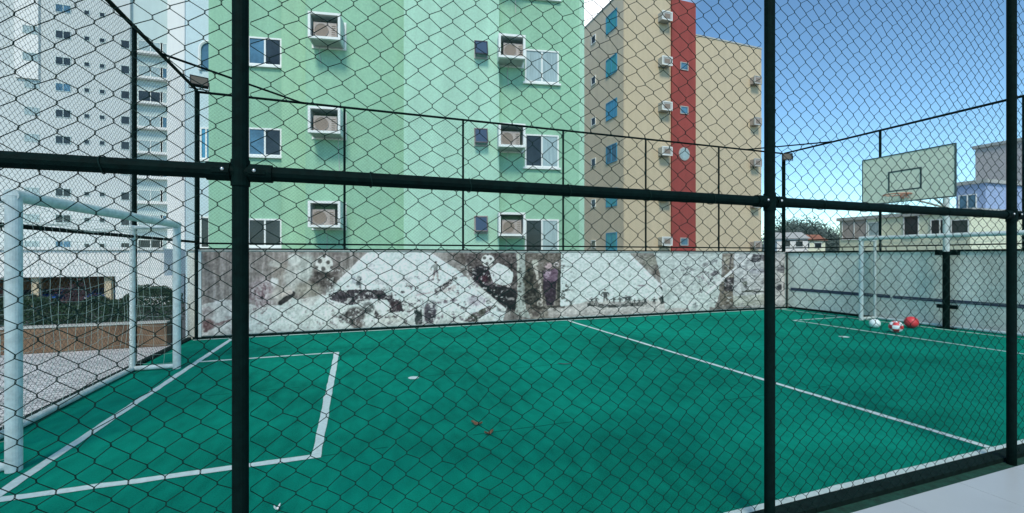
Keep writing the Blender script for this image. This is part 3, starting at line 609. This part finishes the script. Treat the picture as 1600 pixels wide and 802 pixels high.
m.build('hoop_net', M['net'], rm)

# ---------------------------------------------------------------- balls and litter on the turf
def ball(x, y, r, mats, label, cat='ball'):
    m = MB(); m.ball((0, 0, r), r, (lambda i, j: 1 if ((i//3)+(j//4)) % 2 else 0), 24, 15)
    o = m.build('ball', mats, loc=(x, y, .002), smooth=True); tag(o, label, cat, 'balls by the right goal')
def gp(x, y):       # ground point under a photo pixel
    d = 691*EYE/(y-400); X = (x-800)/691*d; return CR*X+SR*d, -SR*X+CR*d
p = gp(1367, 512); ball(*p, .10, [M['ballw'], M['ballw']], 'white ball lying beside the right goal, leftmost of the three balls')
p = gp(1400, 519); ball(*p, .12, [M['ballr'], M['ballw']], 'red and white ball in the middle of the three balls by the right goal')
p = gp(1424, 512); ball(*p, .125, [M['ballr'], M['ballr']], 'plain red ball, rightmost of the three, near the grey wall')
def leafy(name, px, py, L, wd, rz, material, label, cat, curl=.02):
    x, y = gp(px, py); m = MB(); n = 9
    for s in (0, 1):
        for i in range(n):
            t0, t1 = i/n, (i+1)/n
            def q(t, side): w = wd*math.sin(math.pi*min(1, t*1.02))**.8*(1+.2*math.sin(t*17)); return (t*L-L/2, side*w, .010+curl*(t-.5)**2*8*.5+curl*.6*abs(side)*(1+.4*math.sin(t*9)))
            a = -1 if s == 0 else 0; b = a+1
            m.face([q(t0, a), q(t1, a), q(t1, b), q(t0, b)])
    o = m.build(name, material, loc=(x, y, 0)); o.rotation_euler = (0, 0, R(rz)); sol = o.modifiers.new('thick', 'SOLIDIFY'); sol.thickness = .0015
    tag(o, label, cat)
leafy('dead_leaf', 745, 664, .11, .026, -40, M['dead'], 'curled reddish brown dead leaf on the turf, the farther of a pair', 'leaf')
leafy('dead_leaf', 764, 679, .085, .022, 10, M['dead'], 'small reddish brown dead leaf on the turf, the nearer of a pair', 'leaf')
leafy('twig', 883, 569, .22, .018, -18, M['mark'], 'dark twig scrap lying on the turf seam before the mural', 'twig', .01)
leafy('paper_scrap', 433, 798, .035, .012, 20, M['litter'], 'tiny white paper scrap on the turf at the bottom edge', 'litter', .02)

# ---------------------------------------------------------------- planter, hedge and the yard on the left
PV = 9.22
g = MB(); g.box(-9.4, U0-.20, PV, PV+.18, -.003, .40); pl = g.build('planter_wall', M['planter'], bevel=.01); tag(pl, 'low brown stone planter wall beside the grey paving, under the hedge', 'planter')
MB().box(-9.4, U0-.20, PV-.015, PV+.195, .4005, .425).build('coping', M['ledge'], pl)
MB().box(-9.4, U0-.20, PV+.182, V1+.19, -.003, .36).build('soil', M['soil'], pl)
def leaves(m, pts, size, flat=.5):
    """small folded leaf faces at the given points"""
    for p in pts:
        d = Vector((random.gauss(0, 1), random.gauss(0, 1), random.gauss(0, flat)+.3)).normalized(); u = d.orthogonal().normalized(); w = d.cross(u)
        a = random.uniform(0, 6.28); u, w = u*math.cos(a)+w*math.sin(a), -u*math.sin(a)+w*math.cos(a); s = size*random.uniform(.6, 1.3); P_ = Vector(p)
        m.face([P_-u*s, P_-w*s*.45+d*s*.12, P_+u*s, P_+w*s*.45+d*s*.12])
def hedge():
    e = empty('hedge', (-6, PV+.48, .36), 0, 'dense dark green clipped hedge growing in the brown planter', 'hedge')
    m = MB(); pts = []
    for _ in range(42000):
        x = random.uniform(-3.3, 2.95); top = .42+.05*math.sin(x*3.1)+.05*math.sin(x*7.7+1)+.03*math.sin(x*19)
        if x > 2.2: top += .10
        z = random.uniform(-.02, 1)**.7*top if random.random() < .6 else top*random.uniform(.85, 1.08); z = z.real if isinstance(z, complex) else z
        hw = .27*(1-.25*(z/top)**3)+.03*math.sin(x*11+z*9); y = random.choice((-1, -1, 1))*hw*random.uniform(.75, 1.05) if random.random() < .7 else random.uniform(-hw, hw)
        pts.append((x, y, max(0, z)))
    leaves(m, pts, .024); m.build('foliage', M['leaf'], e)
    m = MB()
    for i in range(26):
        x = -3.2+i*.24; m.tube([(x, 0, 0), (x+random.uniform(-.05, .05), random.uniform(-.08, .08), .25), (x+random.uniform(-.1, .1), random.uniform(-.15, .15), .45)], .012, 5, r2=.004)
    m.build('stems', M['bark'], e)
hedge()

def tree(loc, H, cr, label, material, leaf=.06, n=3500, trunk=.35, flat=.8, group=None, name='tree'):
    e = empty(name, loc, random.uniform(0, 6), label, 'tree', group)
    m = MB(); tops = []
    m.tube([(0, 0, 0), (.04*H*random.uniform(-.5, .5), 0, H*trunk*.5), (0, 0, H*trunk), (0, .02*H, H*.75)], .028*H, 8, r2=.008*H)
    for i in range(9):
        a = i*2.4; z = H*(trunk+random.uniform(-.02, .35)); r = cr*random.uniform(.45, .9); q = (r*math.cos(a), r*math.sin(a), min(H*.93, z+H*random.uniform(.1, .3)))
        m.tube([(0, 0, z), (q[0]*.5, q[1]*.5, (z+q[2])/2-.02*H), q], .011*H, 5, r2=.003*H); tops.append(q)
    m.build('trunk', M['bark'], e)
    tops += [(0, 0, H*.9), (0, 0, H*.7)]
    m = MB(); pts = []
    cl = [(Vector(t)+Vector((random.gauss(0, .2), random.gauss(0, .2), random.gauss(0, .12)))*cr, cr*random.uniform(.22, .48)) for t in tops for _ in range(3)]
    for _ in range(n):
        c, r = random.choice(cl); d = Vector((random.gauss(0, 1), random.gauss(0, 1), random.gauss(0, flat))).normalized(); pts.append(tuple(c+d*r*random.uniform(.55, 1.05)))
    leaves(m, pts, leaf); m.build('crown', material, e); return e

# ---------------------------------------------------------------- buildings: local x along the facade, y into the house, z up
def win(e, x, z, w, h, y=0, panes=2, mats=None, frame=None, sill=True, name='window', dark=0):
    """framed window proud of the wall at y, centre x,z; panes are sub-parts"""
    m = MB(); t = .05; m.frame(x-w/2, x+w/2, z-h/2, z+h/2, y-.045, y+.01, t)
    for k in range(1, panes): xx = x-w/2+w*k/panes; m.box(xx-.025, xx+.025, y-.04, y+.01, z-h/2+t, z+h/2-t)
    if sill: m.box(x-w/2-.06, x+w/2+.06, y-.09, y+.01, z-h/2-.06, z-h/2-.002)
    o = m.build(name, frame or M['trimw'], e)
    for k in range(panes):
        a = x-w/2+w*k/panes+.026; b = x-w/2+w*(k+1)/panes-.026
        MB().box(a, b, y-.02-.006*k, y-.004, z-h/2+t+.001, z+h/2-t-.001).build('pane', (mats or [M['glassd']])[k % len(mats or [1])], o)
    return o
def acbox(e, x, z, w, h, y=0, dep=.5, turned=0):
    """white framed hooded box holding an air conditioner"""
    m = MB(); t = .07
    m.frame(x-w/2, x+w/2, z-h/2, z+h/2, y-dep, y-dep+.09, t, 0)
    m.box(x-w/2+.01, x-w/2+.05, y-dep+.09, y, z-h/2, z+h/2, 1); m.box(x+w/2-.05, x+w/2-.01, y-dep+.09, y, z-h/2, z+h/2, 1)
    m.box(x-w/2+.05, x+w/2-.05, y-dep+.09, y, z+h/2-.05, z+h/2-.01, 1); m.box(x-w/2+.05, x+w/2-.05, y-dep+.09, y, z-h/2+.01, z-h/2+.05, 2)
    m.frame(x-w/2-.04, x+w/2+.06, z-h/2-.05, z+h/2+.03, y-.03, y+.01, .06, 0)
    o = m.build('air_conditioner_box', [M['trimw'], M['skirt'], M['ledge']], e)
    m = MB(); W2 = w*.72; H2 = h*.62; cx = x+random.uniform(-.06, .06); cz = z-h/2+.06+H2/2
    m.box(cx-W2/2, cx+W2/2, y-dep+.14, y-.02, cz-H2/2, cz+H2/2, 0)
    fc = cx-W2*.15; R_ = H2*.40
    m.tube([(fc, y-dep+.135, cz), (fc, y-dep+.125, cz)], R_, 20, 1)
    for q in range(2, 3): m.tube([(fc+R_*(q+1)/3*math.cos(a), y-dep+.120, cz+R_*(q+1)/3*math.sin(a)) for a in np.linspace(0, 6.283, 17)], .006, 4, 0, cap=False)
    for q in range(6): m.box(cx+W2*.28, cx+W2*.45, y-dep+.13, y-dep+.14, cz-H2*.36+q*H2*.13, cz-H2*.36+q*H2*.13+.02, 1)
    m.build('condenser', [M['acunit'], M['acdark']], o)
    hx = x+w*random.uniform(-.3, .35); L_ = random.uniform(.25, 1.1); MB().tube([(hx, y-.12, z-h/2+.01), (hx+.01, y-.1, z-h/2-.1), (hx+random.uniform(-.03, .03), y-.03, z-h/2-.2), (hx+.02, y-.02, z-h/2-L_)], .010, 6).build('drain_hose', M['stain'], o)

# --- green apartment block; facade turned 10 degrees from the court
EU, EV = .9843, -.1764
def cam2w(X, Z): return (CR*X+SR*Z, -SR*X+CR*Z)
def fpoint(x): X = (x-800)/691; Z = 14.85/(1-.1645*X); return cam2w(X*Z, Z)
G0 = fpoint(340)
def fs(x, off=0):
    """distance along the facade where the photo column x meets the plane off metres in front"""
    X = (x-800)/691; dx, dy = cam2w(X, 1); ox, oy = G0[0]+off*EV, G0[1]-off*EU
    # solve t*(dx,dy) = (ox,oy)+s*(EU,EV)
    det = dx*(-EV)-(-EU)*dy; t = (ox*(-EV)-(-EU)*oy)/det; return (t*dx-ox)*EU+(t*dy-oy)*EV
gb = empty('apartment_building', (G0[0], G0[1], LOW), math.atan2(EV, EU), 'mint green rendered apartment block with boxed air conditioners behind the mural wall', 'apartment block')
HT = 22.0
sec = [(290, 340, -.55, 'wing'), (340, 442, 0, 'green'), (442, 480, .12, 'green2'), (480, 632, .30, 'green'), (632, 780, .60, 'mint'), (780, 905, .42, 'green'), (905, 913, .25, 'mint')]
for i, (a, b, off, mm) in enumerate(sec):
    s0 = fs(a, off); s1 = fs(b, off)
    if i: s0 = prev
    prev = s1
    MB().box(s0, s1, -off, 9.0, 0, HT).build('wall', M[mm], gb)
MB().box(fs(290, -.55)-.1, prev+.1, -.9, 9.1, HT+.002, HT+.4).build('roof_parapet', M['trimw'], gb)
zz = lambda z: z-LOW
for k in range(-1, 5):
    dz = 2.78*k
    x = (fs(388, 0)+fs(441, 0))/2; w = fs(441, 0)-fs(388, 0)
    win(gb, x, zz(2.28+dz), w, .86, 0, 2, [M['glassb'] if k != 0 else M['glassd'], M['glassd']])
    x0, x1 = fs(480, .95), fs(531, .95); acbox(gb, (x0+x1)/2, zz(2.80+dz), x1-x0, .78, -.30, .60)
    x0, x1 = fs(741, .65), fs(762, .65); xc = (x0+x1)/2; w = x1-x0; zc = zz(2.56+dz)
    # small top-hung window pushed open
    m = MB(); m.frame(xc-w/2, xc+w/2, zc-.29, zc+.29, -.60-.04, -.59, .045); o = m.build('bathroom_window', M['ledge'], gb)
    mt = Matrix.Translation((xc, -.64, zc+.26)) @ Matrix.Rotation(R(-22), 4, 'X')
    m = MB(); m.box(-w/2+.03, w/2-.03, -.012, .0, -.50, 0, 0, mt); m.build('pane', M['navy'], o)
    m = MB(); m.frame(-w/2+.005, w/2-.005, -.53, .0, -.02, .006, .035); m.v = [tuple(mt @ Vector(v_)) for v_ in m.v]; m.build('sash', M['cark'], o)
    x0, x1 = fs(779, 1.02), fs(821, 1.02); acbox(gb, (x0+x1)/2, zz(2.56+dz), x1-x0, .74, -.42, .62)
    x0, x1 = fs(820, .44), fs(873, .44); win(gb, (x0+x1)/2, zz(2.24+dz), x1-x0, 1.08, -.42, 2, [M['glassd'] if k in (1, 3, 0) else M['glassl'], M['glassl']])
# wing windows (arched ones above)
for k, kind in ((-1, 'r'), (0, 'd'), (1, 'l'), (2, 'a'), (3, 'a'), (4, 'a')):
    x0, x1 = fs(312, -.5), fs(341, -.5); xc = (x0+x1)/2; w = x1-x0; z = zz(2.3+2.78*k)
    if kind == 'a':
        m = MB(); arc = [(xc+w/2*math.cos(a), z+.12+w/2*math.sin(a)*1.05) for a in np.linspace(0, math.pi, 15)]; out = [(xc-w/2, z-.5)]+arc[::-1]+[(xc+w/2, z-.5)]
        m.tube([(q[0], .50, q[1]) for q in out], .045, 6); o = m.build('arched_window', M['trimw'], gb)
        m = MB(); m.face([(q[0], .535, q[1]) for q in out][::-1]); m.face([(q[0], .52, q[1]) for q in out]); n_ = len(out)
        for i in range(n_): a_, b_ = out[i], out[(i+1) % n_]; m.face([(a_[0], .535, a_[1]), (b_[0], .535, b_[1]), (b_[0], .52, b_[1]), (a_[0], .52, a_[1])])
        m.build('pane', M['glassb'], o)
        MB().box(xc+.0, xc+w/2-.03, .505, .519, z-.45, z+.1).build('shutter', M['bluew'], o)
    else: win(gb, xc, z, w, 1.0, .55, 2 if kind == 'd' else 3, [M['bluew']] if kind == 'l' else [M['glassd']])

# --- beige block with the red stripe, square with the court
BU0, BU1, BU2, BU3, BV = 15.4, 18.87, 20.74, 26.5, 23.1
bb = empty('apartment_building', (BU0, BV, LOW), 0, 'beige apartment block with a dark red vertical stripe and teal side windows', 'apartment block')
MB().box(0.02, BU1-BU0, 0, 12, 0, 17.8-LOW).build('wall', M['beige'], bb)
MB().box(0.0, .018, .02, 12, 0, 17.8-LOW).build('side_wall', M['beige2'], bb)
MB().box(BU1-BU0+.002, BU2-BU0, -.12, 12, 0, 17.9-LOW).build('red_stripe', M['red'], bb)
MB().box(BU2-BU0+.002, BU3-BU0, 0, 12, 0, 15.9-LOW).build('wall', M['beige'], bb)
m = MB(); m.box(-.03, BU1-BU0, -.03, .1, 17.805-LOW, 17.9-LOW); m.box(-.03, .1, .1, 12, 17.805-LOW, 17.9-LOW); m.build('roof_edge', M['ledge'], bb)
MB().box(BU2-BU0+.004, BU3-BU0+.03, -.03, .1, 15.905-LOW, 16.0-LOW).build('roof_edge', M['ledge'], bb)
def smallwin(e, cx, cz, w, h, glass, face='f', y=0, name='window', fr=None):
    m = MB()
    if face == 'f':
        m.frame(cx-w/2, cx+w/2, cz-h/2, cz+h/2, y-.05, y+.01, .05); m.box(cx-w/2+.05, cx+w/2-.05, y-.02, y-.003, cz-h/2+.05, cz+h/2-.05, 1)
        if w > .8: m.box(cx-.03, cx+.03, y-.045, y-.021, cz-h/2+.05, cz+h/2-.05)
    else:
        m.box(y-.05, y+.005, cx-w/2, cx+w/2, cz-h/2, cz-h/2+.05); m.box(y-.05, y+.005, cx-w/2, cx+w/2, cz+h/2-.05, cz+h/2)
        m.box(y-.05, y+.005, cx-w/2, cx-w/2+.05, cz-h/2+.05, cz+h/2-.05); m.box(y-.05, y+.005, cx+w/2-.05, cx+w/2, cz-h/2+.05, cz+h/2-.05)
        m.box(y-.02, y-.002, cx-w/2+.05, cx+w/2-.05, cz-h/2+.05, cz+h/2-.05, 1)
        if w > .8: m.box(y-.045, y-.021, cx-.03, cx+.03, cz-h/2+.05, cz+h/2-.05)
    return m.build(name, [fr or M['trimw'], glass], e)
def bz(y, d): return EYE+(400-y)*d/691-LOW
for k in range(-1, 6):
    z = 2.4+2.8*k-LOW
    smallwin(bb, 1.35, z+.1, 1.25, 1.15, [M['tealw'], M['tealw'], M['glassb'], M['bluew'], M['tealw'], M['tealw'], M['glassd']][k], 's', 0, fr=M['bluew'])
    smallwin(bb, 3.6, z+.0, .6, .55, M['glassd'], 's', 0)
    # window air conditioners
    for cx, yy in ((BU1-BU0-.62, 0),):
        m = MB(); m.box(cx-.35, cx+.35, -.45, 0, z-.15, z+.35, 0); m.frame(cx-.38, cx+.38, z-.18, z+.38, -.47, -.40, .06, 1); m.box(cx-.2, cx+.2, -.463, -.45, z-.05, z+.22, 2); m.build('air_conditioner', [M['ledge'], M['trimw'], M['acdark']], bb)
    if k < 5:
        cx = BU3-BU0-.75; zz2 = z-.2; m = MB(); m.box(cx-.3, cx+.3, -.4, 0, zz2-.1, zz2+.35, 0); m.frame(cx-.34, cx+.34, zz2-.14, zz2+.39, -.42, -.35, .05, 1); m.box(cx-.18, cx+.18, -.413, -.40, zz2-.02, zz2+.25, 2); m.build('air_conditioner', [M['acunit'], M['ledge'], M['acdark']], bb)
    cx = BU1-BU0+.93
    if k == 2:
        m = MB(); m.tube([(cx, -.12, z+.1), (cx, -.17, z+.1)], .42, 24, 0); m.tube([(cx, -.171, z+.1), (cx, -.18, z+.1)], .35, 24, 1); m.build('round_window', [M['ledge'], M['glassl']], bb)
    elif k < 5: smallwin(bb, cx, z+.1, .62, .5, M['glassb'], 'f', -.12, fr=M['ledge'])

# --- white tower far on the left, square with the court; parking under its podium
TV = 60.
tw = empty('apartment_tower', (-50, TV, LOW), 0, 'very tall white apartment tower with rows of small windows on the far left', 'tower block')
def tu(x): X = (x-800)/691; return TV*(CR*X+SR)/(CR-SR*X)+50
def tz(x, y): X = (x-800)/691; return EYE+(400-y)/691*TV/(CR-SR*X)-LOW
xe = tu(290)
TH = 60
MB().box(0, tu(203), 0, 18, 3.2, TH).build('wall', M['tower'], tw)
MB().box(tu(203)+.01, tu(264), .4, 18, 3.2, TH).build('balcony_bay_wall', M['towerg'], tw)
MB().box(tu(264)+.01, tu(291), -.5, 18, 3.2, TH).build('white_upright', M['towerw'], tw)
MB().box(tu(25), tu(62), -.25, -.01, tz(40, 122), TH).build('white_upright', M['towerw'], tw)  # bright sky reflection on the facade, put in as a white strip
# podium and parking below it
m = MB(); m.box(-10, xe+1, -9, -.6, tz(150, 428)+.1, tz(150, 392)+.2); po = m.build('podium', M['towerw'], tw)
MB().box(-10, xe+1, -9.2, -9.002, tz(150, 392)+.05, tz(150, 392)+.3).build('parapet_cap', M['trimw'], po)
MB().box(tu(262)-1, xe+2, -9.1, -7, 0, tz(150, 428)+.09).build('white_upright', M['towerw'], po)
MB().box(-10, tu(262)-1.1, -1.5, -.7, 0, tz(150, 428)+.09).build('garage_back_wall', M['planter'], po)
for x in np.arange(2, 34, 5.2): MB().box(x, x+.5, -8.6, -8.1, 0, tz(150, 428)+.095).build('column', M['beige'], po)
for k in range(-1, 15):
    z = tz(136, 383)+2.78*k*1.0
    if z < 3.6: continue
    for (xx, w, hh) in ((136, .5, .5), (160, .5, .5)): smallwin(tw, tu(xx), z, w, hh, M['glassd'], fr=M['towerg'])
    smallwin(tw, tu(99), z+.05, 1.3, .85, M['glassd'] if k % 3 else M['glassb'], fr=M['towerg'])
    if k < 9:
        smallwin(tw, tu(50), z+.05, 1.2, .8, M['glassl'], fr=M['towerg'], y=-.25 if z > tz(40, 118) else 0)
        smallwin(tw, tu(196), z-.1, .8, .9, M['glassd'], fr=M['towerg'])
        zb = z+.1
        smallwin(tw, tu(233), zb, 2.3, 1.25, [M['glassd'], M['glassl'], M['glassl']][k % 3], fr=M['trimw'], y=.4, name='balcony_window')
        smallwin(tw, tu(259), zb, 1.3, 1.25, [M['glassl'], M['glassb']][k % 2], fr=M['trimw'], y=.4, name='balcony_window')
        MB().box(tu(208), tu(263), -.25, .39, zb-.95, zb-.70).build('balcony_slab', M['towerw'], tw)

# cars under the podium
def car(loc, rz, paint, label):
    e = empty('parked_car', loc, rz, label, 'car', 'cars parked under the white podium')
    prof = [(-2.1, .35), (-2.15, .7), (-2.0, .95), (-1.5, 1.0), (-1.0, 1.42), (.3, 1.46), (1.0, 1.02), (1.9, .86), (2.15, .65), (2.12, .35)]
    m = MB(); n = len(prof)
    def ring(y, s): return [(x, y, z if z < 1.05 else 1.05+(z-1.05)) for x, z in prof]
    A = [(x, -.85+(.16 if z > 1.1 else 0), z) for x, z in prof]; B = [(x, .85-(.16 if z > 1.1 else 0), z) for x, z in prof]
    m.face(A[::1]); m.face(B[::-1])
    for i in range(n): j = (i+1) % n; m.face([A[i], B[i], B[j], A[j]])
    m.build('body', paint, e, bevel=.05)
    for s in (-1, 1): m = MB(); m.face([(-1.32, s*.80, 1.04), (.82, s*.80, 1.06), (.25, s*.705, 1.40), (-.95, s*.705, 1.37)]); o = m.build('side_window', M['glassd'], e); q = o.modifiers.new('t', 'SOLIDIFY'); q.thickness = .03
    m = MB(); m.face([(.42, -.62, 1.42), (.42, .62, 1.42), (1.0, .72, 1.06), (1.0, -.72, 1.06)]); o = m.build('windscreen', M['glassd'], e); q = o.modifiers.new('t', 'SOLIDIFY'); q.thickness = .03
    for x in (-1.35, 1.35):
        for s in (-1, 1):
            w = MB().tube([(x, s*.66, .32), (x, s*.88, .32)], .32, 18).build('wheel', M['tyre'], e); MB().tube([(x, s*.881, .32), (x, s*.89, .32)], .19, 12).build('rim', M['rimm'], w)
    for s in (-1, 1): MB().box(2.09, 2.16, s*.62-.14, s*.62+.14, .62, .76).build('headlight', M['lamp'], e)
for (px, pm, lab) in ((47, 'cark', 'dark car under the white podium, leftmost of the four parked cars'), (82, 'carb', 'bright blue car under the white podium, second from the left'),
                      (162, 'carb', 'blue car under the white podium, beside the goal net'), (232, 'cark', 'dark car under the white podium, nearest the white pier')):
    u = (tu(px)-50)*(TV-6.6)/TV; car((u, TV-6.0, LOW), R(-90+random.uniform(-6, 6)), M[pm], lab)
tree((-20.5, 34, LOW), 3.3, 1.25, 'low dark reddish shrub tree behind the hedge, left of the fence post', M['leafr'], .07, 3000, .3)
tree((-14.2, 30, LOW), 2.9, 1.1, 'small dark reddish shrub tree behind the hedge, right of the fence post', M['leafr'], .07, 2500, .3)

# --- buildings beyond the right wall: facades facing -x (local x runs toward -v)
def fu(x, U):
    X = (x-800)/691; return U*(CR-SR*X)/(CR*X+SR)
def rz_(x, y, U): X = (x-800)/691; return EYE+(400-y)/691*U/(CR*X+SR)
def block(name, U, xa, xb, ytop, depth, material, label, wins, cat='building', roof=True, front=None):
    va, vb = fu(xa, U), fu(xb, U); z1 = rz_(xa, ytop, U); e = empty(name, (U, va, LOW), R(-90), label, cat); L = va-vb
    MB().box(0, L, 0, depth, 0, z1-LOW).build('wall', material, e)
    if roof: MB().box(-.15, L+.15, -.12, depth+.1, z1-LOW+.002, z1-LOW+.22).build('roof_edge', M['ledge'], e)
    for (px, py, w, hh, gl) in wins: smallwin(e, va-fu(px, U), rz_(px, py, U)-LOW, w, hh, gl, fr=front or M['trimw'])
    return e
block('house', 32, 1312, 1516, 345, 9, M['cream'], 'low cream building behind the grey wall, under the backboard',
      [(1335, 358, 1.6, 1.4, M['acunit']), (1367, 357, .8, .9, M['glassl']), (1424, 354, .8, 1.4, M['glassd']), (1469, 355, .9, 1.0, M['glassd']), (1500, 356, .8, 1.0, M['glassd'])])
block('house', 37, 1494, 1540, 290, 5, M['blue'], 'narrow blue rendered building between the cream and the grey blocks',
      [(1512, 318, .9, 1.2, M['glassb']), (1512, 350, .9, 1.2, M['glassd']), (1530, 350, .7, 1.2, M['glassd'])])
ga = block('apartment_building', 45, 1524, 1720, 232, 9, M['greyb'], 'grey brown apartment block at the right edge, behind the last fence post',
      [(px, py, 1.3, 1.1, M['glassd']) for px in (1540, 1562, 1592, 1625, 1660) for py in (300, 325, 350, 374)])
# wooded rise with small houses, far right of the beige block
for i, (px, dd, hh, cr) in enumerate(((1212, 62, 8.4, 3.6), (1228, 70, 9.6, 4.4), (1246, 60, 9.0, 4.0), (1262, 74, 9.6, 4.6), (1280, 63, 8.4, 3.9), (1297, 76, 8.0, 4.0), (1240, 84, 11, 5.0), (1272, 88, 10.6, 5.2), (1306, 70, 7.4, 3.2), (1420, 60, 8.0, 3.0))):
    u, v = cam2w((px-800)/691*dd, dd)
    labs = ['dark green tree just right of the beige block', 'second dark tree from the beige block, beyond the corner pole', 'broad dark tree behind the small white house', 'tall dark tree right of the small white house', 'dark rounded tree left of the cream building', 'low tree touching the cream building', 'far pale green tree on the skyline behind the corner pole', 'far tree on the skyline between the pole and the cream building', 'small tree peeping over the cream building corner', 'tree showing over the cream building roof below the backboard']
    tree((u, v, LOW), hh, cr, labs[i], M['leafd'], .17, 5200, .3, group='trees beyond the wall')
for (px, dd, y0, w, lab, mm) in ((1238, 50, 372, 3.2, 'small white gabled house among the far trees', 'towerw'), (1268, 54, 375, 3.0, 'small pale house with orange roof low among the far trees', 'cream')):
    u, v = cam2w((px-800)/691*dd, dd); z = EYE+(400-y0)*dd/691-LOW; e = empty('house', (u, v, LOW), R(-30), lab, 'house')
    MB().box(-w/2, w/2, 0, 4, 0, z).build('wall', M[mm], e)
    m = MB(); m.face([(-w/2-.2, -.25, z), (w/2+.2, -.25, z), (w/2+.2, 2, z+.8), (-w/2-.2, 2, z+.8)]); m.face([(w/2+.2, 4.25, z), (-w/2-.2, 4.25, z), (-w/2-.2, 2, z+.8), (w/2+.2, 2, z+.8)])
    m.face([(-w/2-.2, -.25, z), (-w/2-.2, 2, z+.8), (-w/2-.2, 4.25, z)]); m.face([(w/2+.2, -.25, z), (w/2+.2, 4.25, z), (w/2+.2, 2, z+.8)]); m.build('roof', M['roof'] if mm == 'cream' else M['ledge'], e)
    smallwin(e, -.6, z-.6, .8, .7, M['glassd']); smallwin(e, .7, z-.6, .8, .7, M['glassd'])
